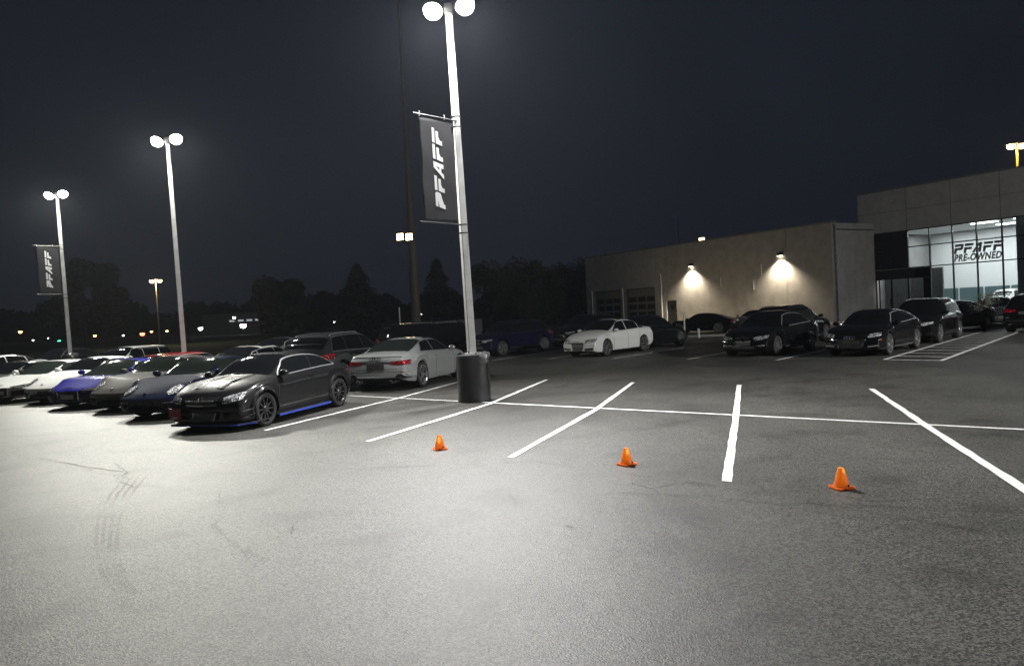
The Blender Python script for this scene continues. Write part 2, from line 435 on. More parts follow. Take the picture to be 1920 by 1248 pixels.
# cracks and tyre marks in the foreground, at the photographed places
def ribbon_px(pts, w, name, m, jag, seed, z=0.004, sub=7):
    rnd = random.Random(seed); P = []
    W = [gp(*p) for p in pts]
    for i in range(len(W) - 1):
        for k in range(sub):
            p = W[i].lerp(W[i + 1], k / sub); P.append(Vector((p.x + rnd.uniform(-jag, jag), p.y + rnd.uniform(-jag, jag), 0)))
    P.append(W[-1]); vs = []
    for i, p in enumerate(P):
        d = (P[min(i + 1, len(P) - 1)] - P[max(i - 1, 0)]).to_2d().normalized(); nrm = Vector((-d.y, d.x, 0))
        f = w * rnd.uniform(0.35, 1.3) if jag else w
        if i in (0, len(P) - 1) and jag: f *= 0.2
        vs += [p + nrm * f / 2, p - nrm * f / 2]
    me = bpy.data.meshes.new(name)
    me.from_pydata([(v.x, v.y, z) for v in vs], [], [(2 * i, 2 * i + 1, 2 * i + 3, 2 * i + 2) for i in range(len(P) - 1)])
    return link(name, me, m, lot)
CR = [([(70, 858), (110, 865), (165, 876), (240, 885)], .016), ([(240, 885), (215, 900), (250, 912), (308, 912)], .013), ([(412, 918), (411, 942), (428, 946)], .012),
      ([(557, 976), (545, 1000), (500, 1015)], .010), ([(318, 1080), (325, 1090), (230, 1120), (150, 1146), (80, 1156)], .006), ([(325, 1090), (420, 1110)], .005),
      ([(365, 1055), (385, 1048)], .010), ([(1055, 985), (1075, 987)], .02), ([(1180, 905), (1215, 915), (1290, 905)], .016), ([(545, 1000), (700, 998), (900, 1006)], .003),
      ([(1560, 925), (1625, 940), (1760, 935)], .010), ([(1300, 1010), (1420, 1030), (1500, 1022)], .004)]
CR += [([(165, 876), (172, 886), (236, 892)], .006), ([(215, 868), (238, 884), (230, 893), (245, 897)], .012), ([(120, 866), (128, 878), (175, 884)], .005),
       ([(428, 946), (455, 950), (560, 970)], .004), ([(428, 946), (400, 975), (425, 1010), (470, 1050)], .004), ([(500, 1015), (440, 1035), (385, 1048)], .003),
       ([(557, 976), (640, 955), (700, 960)], .003), ([(230, 1120), (262, 1160)], .003), ([(420, 1110), (470, 1125), (560, 1120)], .003), ([(318, 1080), (300, 1066), (240, 1058)], .003),
       ([(1215, 915), (1240, 925), (1330, 930), (1450, 945), (1560, 965)], .008), ([(1290, 905), (1320, 912)], .014), ([(1560, 965), (1700, 975), (1790, 968)], .006), ([(1362, 1038), (1375, 1040)], .012),
       ([(700, 998), (720, 1040), (690, 1080)], .002), ([(880, 1180), (930, 1150), (1010, 1160), (1100, 1130)], .002), ([(520, 888), (600, 884)], .004)]
for i, (p, w) in enumerate(CR): ribbon_px(p, w * .62, 'crack', 'crack_fill', 0.020, 60 + i)
for k in range(4):
    o = (k - 1.5) * 13
    ribbon_px([(265 + o, 880), (228 + o, 925), (203 + o, 975), (198 + o, 1025), (212 + o, 1075), (235 + o, 1110)], 0.034, 'tyre_mark', 'tread_film', 0, 80 + k, z=0.003 + 0.0002 * k, sub=6)
ribbon_px([(500, 925), (430, 958), (398, 985), (440, 1020), (520, 1062)], 0.05, 'tyre_mark', 'rubber_film', 0, 90, z=0.0035)
ribbon_px([(985, 960), (960, 935), (955, 925)], 0.05, 'tyre_mark', 'rubber_film', 0, 91, z=0.0045)
ribbon_px([(1920, 960), (1500, 945), (1180, 925), (1040, 930)], 0.12, 'tyre_mark', 'rubber_film', 0, 92, z=0.0052)
ribbon_px([(640, 880), (1000, 866), (1300, 905), (1920, 1010)], 0.10, 'tyre_mark', 'rubber_film', 0, 93, z=0.0058)
# oval worn patches

# ------------------------------------------------------------------ cars
def interp(pts, x):
    """monotone cubic through (x, v) control points"""
    n = len(pts)
    if x <= pts[0][0]: return pts[0][1]
    if x >= pts[-1][0]: return pts[-1][1]
    for i in range(n - 1):
        if x <= pts[i + 1][0]: break
    def slope(j):
        if j <= 0 or j >= n - 1: return None
        d0 = (pts[j][1] - pts[j - 1][1]) / (pts[j][0] - pts[j - 1][0]); d1 = (pts[j + 1][1] - pts[j][1]) / (pts[j + 1][0] - pts[j][0])
        return 0.0 if d0 * d1 <= 0 else 2 * d0 * d1 / (d0 + d1)
    h = pts[i + 1][0] - pts[i][0]; dd = (pts[i + 1][1] - pts[i][1]) / h
    m0 = slope(i); m1 = slope(i + 1)
    m0 = dd if m0 is None else m0; m1 = dd if m1 is None else m1
    t = (x - pts[i][0]) / h
    return (2*t**3-3*t**2+1)*pts[i][1] + (t**3-2*t**2+t)*h*m0 + (-2*t**3+3*t**2)*pts[i+1][1] + (t**3-t**2)*h*m1
def sstep(a, b, x):
    t = max(0.0, min(1.0, (x - a) / (b - a))); return t * t * (3 - 2 * t)

class CarShape:
    """lofted car body: front axle at x = 0, nose towards +x, left side +y"""
    def __init__(s, sp):
        s.sp = sp; s.xf = sp['of']; s.xr = -(sp['wb'] + sp['orr']); s.build()
    def params(s, x):
        sp = s.sp; xf, xr = s.xf, s.xr
        zs = interp(sp['zs'], x); zt = interp(sp['zt'], x); yw = interp(sp['yw'], x); zb = interp(sp['zb'], x)
        Ra = sp['Ra']
        for ax in (0.0, -sp['wb']):
            if abs(x - ax) < Ra:
                zb = max(zb, sp['R'] + math.sqrt(max(0, Ra * Ra - (x - ax) ** 2)))
        # rounded ends
        for tip, sg, rn in ((xf, 1, sp.get('rn', .16)), (xr, -1, sp.get('rr', .14))):
            d = (tip - x) * sg
            if d < rn:
                e = math.sqrt(max(0, 1 - ((rn - d) / rn) ** 2))
                k = 0.72 + 0.28 * e; mid = sp.get('nosez', .48) if sg > 0 else sp.get('tailz', .62)
                zs = mid + (zs - mid) * k; zt = mid + (zt - mid) * k; zb = mid + (zb - mid) * (0.8 + 0.2 * e); yw *= 0.93 + 0.07 * e
        return zb, zs, zt, yw
    def warp(s, x, y, z, zs, up=0.0):
        sp = s.sp; W = sp['hw']
        wf = sstep(s.xf - 0.95, s.xf, x); wr = sstep(s.xr + 0.8, s.xr, x)
        yy = min(1.0, abs(y) / W)
        nx = x - sp.get('bow', .22) * wf * yy ** 2.3 + sp.get('rbow', .16) * wr * yy ** 2.3
        nx -= wf * sp.get('rake', .18) * max(0, z - .5); nx += wr * sp.get('rrake', .1) * max(0, z - .6)
        nx -= wf * .25 * max(0, .32 - z); nx += wr * .25 * max(0, .36 - z)
        if up > 0:
            w0 = sstep(sp['ws'][0] + .25, sp['ws'][0] - .05, x) * sstep(sp['ws'][1] - .35, sp['ws'][1] + .1, x)
            r0 = sstep(sp['rw'][0] + .35, sp['rw'][0] - .1, x) * sstep(sp['rw'][1] - .2, sp['rw'][1] + .05, x)
            nx += up * (-.13 * w0 + .10 * r0) * yy ** 2
        return Vector((nx, y, z))
    def section(s, x):
        zb, zs, zt, yw = s.params(x)
        out = [(0, zb, 0), (.55 * yw, zb, 0), (.86 * yw, zb, 0)]
        for q in (0, .05, .14, .26, .4, .52, .62, .72, .8, .87, .93, .97, 1):
            out.append((s.side_y(q, yw), zb + q * (zs - zb), 0))
        for k in range(1, 15):
            out.append((*s.upper(k / 14 * math.pi / 2, zs, zt, yw), 1))
        return [s.warp(x, y, z, zs, u) for y, z, u in out]
    def side_y(s, q, yw):
        sc = s.sp.get('sculpt', .012)
        return yw * (1 - .05 * max(0, (.3 - q) / .3) ** 2 - .075 * max(0, (q - .72) / .28) ** 2.2 - sc * math.exp(-((q - .38) / .13) ** 2) + sc * math.exp(-((q - .74) / .06) ** 2))
    def upper(s, th, zs, zt, yw):
        H = zt - zs; yb = s.side_y(1, yw)
        n = 2.0 + 2.4 * sstep(.06, .34, H)
        inset = .035 * sstep(.08, .3, H)
        y = (yb - inset * min(1, th / .1)) * max(0, math.cos(th)) ** (2 / n); z = zs + H * max(0, math.sin(th)) ** (2 / n)
        y *= 1 - s.sp.get('tum', .17) * max(0, z - zs) / .42
        return y, z
    def build(s):
        sp = s.sp; xs = set()
        n = 96
        for i in range(n + 1): xs.add(round(s.xr + (s.xf - s.xr) * i / n, 5))
        for k in range(1, 9):
            xs.add(round(s.xf - sp.get('rn', .16) * (1 - math.cos(k / 9 * math.pi / 2)), 5)); xs.add(round(s.xr + sp.get('rr', .14) * (1 - math.cos(k / 9 * math.pi / 2)), 5))
        for ax in (0.0, -sp['wb']):
            for k in range(0, 25): xs.add(round(ax + sp['Ra'] * math.cos(math.pi * k / 24), 5))
        xs = sorted(xs); ys = [xs[0]]
        for x in xs[1:]:
            if x - ys[-1] > .004: ys.append(x)
        xs = ys
        rings = []
        for x in xs:
            h = s.section(x); rings.append(h[::-1] + [Vector((p.x, -p.y, p.z)) for p in h[1:]])  # top centre(left) ... bottom ... right
        m = len(rings[0]); mb = MB(); ub = MB()
        vs = [p for r in rings for p in r]
        body = []; under = []
        half = (m - 1) // 2
        for i in range(len(rings) - 1):
            for k in range(m - 1):
                f = (i * m + k, i * m + k + 1, (i + 1) * m + k + 1, (i + 1) * m + k)
                (under if half - 2 <= k <= half + 1 else body).append(f)
        body.append(tuple(range(m - 1))); body.append(tuple((len(rings) - 1) * m + k for k in range(m - 1))[::-1])
        # weld the seam: top centre appears at index 0 and m-1
        for lst in (body,):
            for i, f in enumerate(lst): lst[i] = tuple((v - (m - 1) if v % m == m - 1 else v) for v in f)
        me = bpy.data.meshes.new('body'); me.from_pydata([tuple(v) for v in vs], [], body)
        bm = bmesh.new(); bm.from_mesh(me)
        bmesh.ops.delete(bm, geom=[v for v in bm.verts if not v.link_faces], context='VERTS')
        bmesh.ops.recalc_face_normals(bm, faces=bm.faces); bm.to_mesh(me)
        s.bvh = BVHTree.FromBMesh(bm); bm.free()
        me.polygons.foreach_set('use_smooth', [True] * len(me.polygons)); me.set_sharp_from_angle(angle=R(48))
        s.me_body = me
        mu = bpy.data.meshes.new('underbody'); mu.from_pydata([tuple(v) for v in vs], [], under)
        bm = bmesh.new(); bm.from_mesh(mu); bmesh.ops.delete(bm, geom=[v for v in bm.verts if not v.link_faces], context='VERTS'); bm.to_mesh(mu); bm.free()
        s.me_under = mu
    # --- patches laid on the body surface
    def hit(s, kind, a, b, sgn=1):
        if kind == 'side': o, d = Vector((a, 3 * sgn, b)), Vector((0, -sgn, 0))
        elif kind == 'front': o, d = Vector((4, a, b)), Vector((-1, 0, 0))
        elif kind == 'rear': o, d = Vector((-9, a, b)), Vector((1, 0, 0))
        else: o, d = Vector((a, b, 4)), Vector((0, 0, -1))
        p, nrm, i, dist = s.bvh.ray_cast(o, d)
        if p is None: p, nrm, i, dist = s.bvh.find_nearest(o + d * (2.2 if kind == 'side' else 3.5 if kind == 'front' else 5 if kind == 'rear' else 2.6))
        if nrm.dot(d) > 0: nrm = -nrm
        return p, nrm
    def patch(s, kind, lo, up, nx=10, nz=4, off=.006, sgn=1, thick=0.0):
        def poly(pts, t):
            L = [0]
            for i in range(len(pts) - 1): L.append(L[-1] + math.dist(pts[i], pts[i + 1]))
            if L[-1] == 0: return pts[0]
            d = t * L[-1]
            for i in range(len(pts) - 1):
                if d <= L[i + 1] or i == len(pts) - 2:
                    q = (d - L[i]) / max(1e-9, L[i + 1] - L[i]); return (pts[i][0] + (pts[i + 1][0] - pts[i][0]) * q, pts[i][1] + (pts[i + 1][1] - pts[i][1]) * q)
        vs, fs = [], []
        for i in range(nx + 1):
            a = poly(lo, i / nx); b = poly(up, i / nx)
            for j in range(nz + 1):
                q = j / nz; u, v = a[0] + (b[0] - a[0]) * q, a[1] + (b[1] - a[1]) * q
                if sgn < 0 and kind != 'side': u2, v2 = (-u, v) if kind in ('front', 'rear') else (u, -v)
                else: u2, v2 = u, v
                p, nr = s.hit(kind, u2, v2, sgn)
                vs.append(p + nr * off)
        w = nz + 1
        for i in range(nx):
            for j in range(nz): fs.append((i * w + j, (i + 1) * w + j, (i + 1) * w + j + 1, i * w + j + 1))
        me = bpy.data.meshes.new('patch'); me.from_pydata([tuple(v) for v in vs], [], fs)
        bm = bmesh.new(); bm.from_mesh(me)
        # a short skirt back to the body so the piece has an edge
        ed = [e for e in bm.edges if len(e.link_faces) == 1]
        r = bmesh.ops.extrude_edge_only(bm, edges=ed)
        nv = [g for g in r['geom'] if isinstance(g, bmesh.types.BMVert)]
        for v in nv:
            p, nr, _, _ = s.bvh.find_nearest(v.co); v.co = p - (v.co - p) * .4
        bmesh.ops.recalc_face_normals(bm, faces=bm.faces)
        bm.to_mesh(me); bm.free()
        me.polygons.foreach_set('use_smooth', [True] * len(me.polygons)); me.set_sharp_from_angle(angle=R(40))
        return me
    def glass_strip(s, x0, x1, th0, nx=8, nt=14, off=.006):
        """windscreen or rear window on the cabin surface between stations x0 and x1"""
        vs, fs = [], []
        for i in range(nx + 1):
            x = x0 + (x1 - x0) * i / nx; zb, zs, zt, yw = s.params(x)
            for k in range(nt + 1):
                th = th0 + (math.pi / 2 - th0) * (1 - abs(1 - 2 * k / nt)); y, z = s.upper(th, zs, zt, yw)
                if k > nt / 2: y = -y
                p = s.warp(x, y, z, zs, 1)
                q, nr, _, _ = s.bvh.find_nearest(p)
                if nr.z < 0: nr = -nr
                vs.append(q + nr * off)
        w = nt + 1
        for i in range(nx):
            for j in range(nt): fs.append((i * w + j, (i + 1) * w + j, (i + 1) * w + j + 1, i * w + j + 1))
        mb = MB(); mb.add(vs, fs)
        return mb.mesh('window', True)

def wheel_meshes(key, Rw, width, spokes, style):
    rr = Rw * style.get('rim', .70); w = width / 2
    M = Matrix.Rotation(R(90), 4, 'X')
    ty = MB().lathe([(rr, -w * .9), (rr + .02, -w), (Rw - .03, -w * 1.02), (Rw - .008, -w * .86), (Rw, -w * .6), (Rw, w * .6), (Rw - .008, w * .86), (Rw - .03, w * 1.02), (rr + .02, w), (rr, w * .9)], 40, M).mesh('wheel', True, 50)
    rim = MB()
    # outward face is local -y for M rotation (z -> -y); rim is made symmetric so both sides work
    for sg in (1, -1):
        rim.lathe([(rr + .004, sg * w * .95), (rr - .012, sg * w * .97), (rr - .022, sg * w * .80), (rr - .03, sg * w * .3)], 40, M)
        for k in range(spokes):
            for d in style.get('twin', (0,)):
                a = 2 * math.pi * k / spokes; a2 = a + d
                c0 = Vector((math.cos(a + d * .25), math.sin(a + d * .25))) * .045; c1 = Vector((math.cos(a2), math.sin(a2))) * (rr - .012)
                t = Vector((-math.sin(a), math.cos(a))); w0, w1 = style.get('sw', (.026, .018))
                zo0, zo1 = sg * w * .80, sg * w * .90; zi = sg * w * .45
                vs = [c0 + t * w0, c0 - t * w0, c1 - t * w1, c1 + t * w1]
                V = [M @ Vector((p.x, p.y, zo0 if i < 2 else zo1)) for i, p in enumerate(vs)] + [M @ Vector((p.x, p.y, zi)) for p in vs]
                rim.add(V, [(0, 1, 2, 3), (0, 4, 5, 1), (1, 5, 6, 2), (2, 6, 7, 3), (3, 7, 4, 0)])
        rim.lathe([(.001, sg * w * .9), (.05, sg * w * .88), (.062, sg * w * .75), (.062, sg * w * .4)], 16, M)
    rm = rim.mesh('rim', False)
    bd = MB()
    for sg in (1, -1): bd.lathe([(.001, sg * w * .32), (rr * .80, sg * w * .32), (rr * .80, sg * w * .2)], 28, M)
    return ty, rm, bd.mesh('brake_disc', False)

def mirror_mesh():
    mb = MB(); prof = [(0.001, -.085), (.05, -.075), (.082, -.045), (.092, 0), (.080, .045), (.055, .068), (.001, .072)]
    mb.lathe(prof, 14, Matrix.Rotation(R(90), 4, 'Y') @ Matrix.Diagonal((.74, 1.12, 1, 1)))
    mb.box(-.02, .03, -.13, -.06, -.075, -.045)
    return mb.mesh('mirror', True, 60)

def star_mesh(r):
    mb = MB(); M = Matrix.Rotation(R(90), 4, 'Y')
    mb.lathe([(r, -.006), (r * .88, -.006), (r * .88, .008), (r, .008)], 28, M, closed=True)
    for k in range(3):
        a = R(90 + 120 * k); d = Vector((0, math.cos(a), math.sin(a))); t = Vector((0, -d.z, d.y))
        mb.add([d * r * .92, t * r * .13, -t * r * .13, Vector((.014, 0, 0))], [(0, 1, 3), (0, 3, 2), (1, 2, 3)])
    return mb.mesh('emblem')
def rings_mesh(r):
    mb = MB(); 
    for k in range(4):
        M = Matrix.Translation((.004 * (k % 2), (k - 1.5) * r * 1.5, 0)) @ Matrix.Rotation(R(90), 4, 'Y')
        mb.lathe([(r, -.005), (r * .78, -.005), (r * .78, .006), (r, .006)], 20, M, closed=True)
    return mb.mesh('emblem')
def disc_mesh(r):
    return MB().lathe([(.001, .008), (r * .8, .008), (r, .002), (r, -.006)], 24, Matrix.Rotation(R(90), 4, 'Y')).mesh('emblem', True, 40)

def make_car_kit(sp):
    """returns a list of (name, mesh, material key or None for paint, local matrix, parent index)"""
    s = CarShape(sp); K = []
    def add(name, me, m, M=None, par=None):
        K.append((name, me, m, M or Matrix.Identity(4), par)); return len(K) - 1
    add('body', s.me_body, None)
    add('underbody', s.me_under, 'underbody')
    # closing box between the wheels
    mb = MB(); mb.box(-sp['wb'] - .45, .42, -sp['hw'] + .26, sp['hw'] - .26, .16, .62); add('chassis', mb.mesh('chassis'), 'underbody')
    add('windscreen', s.glass_strip(sp['ws'][0], sp['ws'][1], R(sp.get('pil', 40))), 'car_glass')
    add('rear_window', s.glass_strip(sp['rw'][0], sp['rw'][1], R(sp.get('rpil', 42))), sp.get('rearglass', 'car_glass'))
    if sp.get('sunroof'): add('sunroof', s.glass_strip(sp['sunroof'][0], sp['sunroof'][1], R(52)), 'car_glass')
    def zlo(x): return interp(sp['zs'], x) + sp.get('dlo', .035)
    def zup(x):
        a, b = interp(sp['zs'], x), interp(sp['zt'], x); return max(zlo(x) + .004, a + (b - a) * sp.get('dtop', .80) - .005)
    for (l0, l1, u0, u1) in sp['win']:
        for sg in (1, -1):
            lo = [(l0 + (l1 - l0) * i / 8, zlo(l0 + (l1 - l0) * i / 8)) for i in range(9)]
            up = [(u0 + (u1 - u0) * i / 8, zup(u0 + (u1 - u0) * i / 8)) for i in range(9)]
            wi = add('side_window', s.patch('side', lo, up, 12, 5, .005, sg), 'car_glass')
    if sp.get('trim'):
        l0, l1 = sp['win'][-1][0], sp['win'][0][1]
        for sg in (1, -1):
            lo = [(l0 + (l1 - l0) * i / 12, zlo(l0 + (l1 - l0) * i / 12) - .022) for i in range(13)]
            add('window_trim', s.patch('side', lo, [(a, b + .016) for a, b in lo], 18, 1, .008, sg), sp['trim'])
    if sp.get('trim'):
        u0, u1 = sp['win'][0][3] , sp['win'][-1][2]
        ax, cxx = sp['win'][0][1], sp['win'][-1][0]
        for sg in (1, -1):
            pts = [(ax, zlo(ax))] + [(u0 + (u1 - u0) * i / 12, zup(u0 + (u1 - u0) * i / 12)) for i in range(13)] + [(cxx, zlo(cxx))]
            add('window_trim', s.patch('side', pts, [(a, b + .016) for a, b in pts], 26, 1, .008, sg), sp['trim'])
    for it in sp['parts']:
        name, m, kind, lo, up, mir = it[:6]; off = it[6] if len(it) > 6 else .008; nx = it[7] if len(it) > 7 else 10
        for sg in ((1, -1) if mir else (1,)):
            add(name, s.patch(kind, lo, up, nx, 4, off, sg), m)
    # door seams and handles
    for xx in sp['seams']:
        for sg in (1, -1):
            z0 = sp['zb'][len(sp['zb']) // 2][1] + .06; z1 = interp(sp['zs'], xx) - .01
            add('door_seam', s.patch('side', [(xx - .004, z0), (xx + .004, z0)], [(xx - .004, z1), (xx + .004, z1)], 1, 10, .0025, sg), 'seam')
    for xx in sp['handles']:
        for sg in (1, -1):
            z = interp(sp['zs'], xx) - .13; p, nr = s.hit('side', xx, z, sg)
            mb = MB(); mb.box(-.10, .10, -.012, .022, -.014, .014); M = Matrix.Translation(p) @ (Matrix.Identity(4) if sg > 0 else Matrix.Rotation(math.pi, 4, 'Z'))
            add('door_handle', mb.mesh('door_handle'), sp.get('handle_mat'), M)
    mm = mirror_mesh()
    for sg in (1, -1):
        xx = sp['mirror'][0]; z = sp['mirror'][1]; p, nr = s.hit('side', xx, z - .05, sg)
        M = Matrix.Translation((xx + .02, sg * (abs(p.y) + .12), z)) @ (Matrix.Identity(4) if sg > 0 else Matrix.Diagonal((1, -1, 1, 1)))
        add('mirror', mm, sp.get('mirror_mat'), M)
    ty, rm, bd = wheel_meshes(sp['key'], sp['R'], sp.get('tw', .24), sp['spokes'], sp.get('rimstyle', {}))
    for ax in (0, -sp['wb']):
        for sg in (1, -1):
            y = interp(sp['yw'], ax) * .985 - sp.get('tw', .24) / 2 + sp.get('poke', -.01)
            i = add('wheel', ty, 'tyre', Matrix.Translation((ax, sg * y, sp['R'])))
            add('rim', rm, sp.get('rimmat', 'alloy'), Matrix.Identity(4), i); add('brake_disc', bd, 'brake', Matrix.Identity(4), i)
    for fn in sp.get('extra', ()): fn(s, add, sp)
    return {'kit': K, 'cx': (s.xf + s.xr) / 2, 'sp': sp, 'shape': s}

KITS = {}
def place_car(kind, front_axle, yaw_deg, col, label, name='car', zscale=1.0, override=None, group='cars parked on the lot', skip=(), scale=1.0):
    """yaw: heading of the nose, degrees clockwise from +Y; front_axle: ground point under the front axle's middle"""
    if kind not in KITS: KITS[kind] = make_car_kit(SPECS[kind])
    kit = KITS[kind]; cx = kit['cx']
    A = R(yaw_deg); Fv = Vector((math.sin(A), math.cos(A), 0))
    root = empty(name, Vector((front_axle[0], front_axle[1], 0)) + Fv * cx * scale, math.atan2(Fv.y, Fv.x))
    root.scale = (scale, scale, scale * zscale)
    tag(root, label, 'car', group)
    objs = []
    for nm, me, m, M, par in kit['kit']:
        if nm in skip: objs.append(None); continue
        mt = col if m is None else MATS[(override or {}).get(m, m)]
        o = bpy.data.objects.new(nm, me); COL.objects.link(o)
        if len(me.materials) == 0: me.materials.append(mt)
        if me.materials[0] is not mt:
            o.material_slots[0].link = 'OBJECT'; o.material_slots[0].material = mt
        if par is not None: o.parent = objs[par]; o.matrix_local = M
        else: o.parent = root; o.matrix_local = Matrix.Translation((-cx, 0, 0)) @ M
        objs.append(o)
    return root

def plate_part(x_kind, y0, y1, z0, z1, m='plate', name='licence_plate', off=.02):
    return (name, m, x_kind, [(y0, z0), (y1, z0)], [(y0, z1), (y1, z1)], False, off, 6)
def emblem(meshf, r, kind, y, z, m='chrome', off=.012):
    def fn(s, add, sp):
        p, nr = s.hit(kind, y, z)
        rot = Matrix.Identity(4) if kind == 'front' else Matrix.Rotation(math.pi, 4, 'Z')
        tilt = math.asin(max(-.9, min(.9, nr.z)))
        add('emblem', meshf(r), m, Matrix.Translation(p + nr * off) @ rot @ Matrix.Rotation(-tilt, 4, 'Y'))
    return fn
def exhausts(ys, z, r=.05, flat=1.5):
    def fn(s, add, sp):
        for y in ys:
            p, nr = s.hit('rear', y, z + .26)
            mb = MB().lathe([(r, -.10), (r, .05), (r * .82, .05), (r * .8, -.08), (.001, -.08)], 20, Matrix.Diagonal((1, flat, 1, 1)) @ Matrix.Rotation(R(-90), 4, 'Y'))
            add('exhaust_tip', mb.mesh('exhaust_tip', True, 40), 'chrome', Matrix.Translation((p.x + .02, y, z)))
    return fn
def roof_rails(x0, x1, m='chrome_soft'):
    def fn(s, add, sp):
        for sg in (1, -1):
            pts = []
            for i in range(13):
                x = x0 + (x1 - x0) * i / 12; zb, zs, zt, yw = s.params(x); y, z = s.upper(R(50), zs, zt, yw); w = s.warp(x, y, z, zs, 1)
                pts.append((w.x, sg * (w.y - .02), w.z + (.045 if 0 < i < 12 else .0)))
            add('roof_rail', MB().tube(pts, .016, 6).mesh('roof_rail', True, 50), m)
    return fn
def spoiler(x, hw, h=.03, d=.12):
    def fn(s, add, sp):
        mb = MB(); P = []
        for i in range(17):
            y = -hw + 2 * hw * i / 16; p, nr = s.hit('top', x + .10 * (y / hw) ** 2, y); P.append(p)
        vs = []
        for p in P: vs += [(p.x + d, p.y, p.z + .004), (p.x, p.y, p.z + h), (p.x - .015, p.y, p.z + h - .012), (p.x - .01, p.y, p.z - .01)]
        fs = []
        for i in range(16):
            for k in range(4): fs.append((i * 4 + k, i * 4 + (k + 1) % 4, (i + 1) * 4 + (k + 1) % 4, (i + 1) * 4 + k))
        fs += [(0, 1, 2, 3), (64, 67, 66, 65)]
        mb.add(vs, fs); add('spoiler', mb.mesh('spoiler', True, 40), None)
    return fn
def flares(width, axles=(0, 1), ext=.075):
    """bolted-on wheel arch flares"""
    def fn(s, add, sp):
        for ai in axles:
            ax = (0, -sp['wb'])[ai]
            for sg in (1, -1):
                vs, fs = [], []; n = 26; prof = [(0, -.03), (.0, width), (.018, width + .006), (ext * .6, width * .8), (ext, .0)]
                for i in range(n + 1):
                    a = R(-14) + R(208) * i / n
                    for dr, dy in prof:
                        r = sp['Ra'] - .006 + dr * (1 if 0 <= a <= math.pi else .7); x = ax + r * math.cos(a); z = max(.17, sp['R'] + r * math.sin(a))
                        z2 = max(z, sp['R'] + .02); zb = interp(sp['zs'], x); zz = min(z, zb - .04)
                        p, nr = s.hit('side', ax + (sp['Ra'] + .03 + dr) * math.cos(a), max(.3, min(zb - .05, sp['R'] + (sp['Ra'] + .03 + dr) * math.sin(a))), sg)
                        vs.append((x, p.y + sg * dy, zz))
                m = len(prof)
                for i in range(n):
                    for k in range(m - 1): fs.append((i * m + k, i * m + k + 1, (i + 1) * m + k + 1, (i + 1) * m + k))
                add('fender_flare', MB().add(vs, fs).mesh('fender_flare', True, 50), None)
    return fn

SPECS = {}
def spec(key, **k): k['key'] = key; SPECS[key] = k

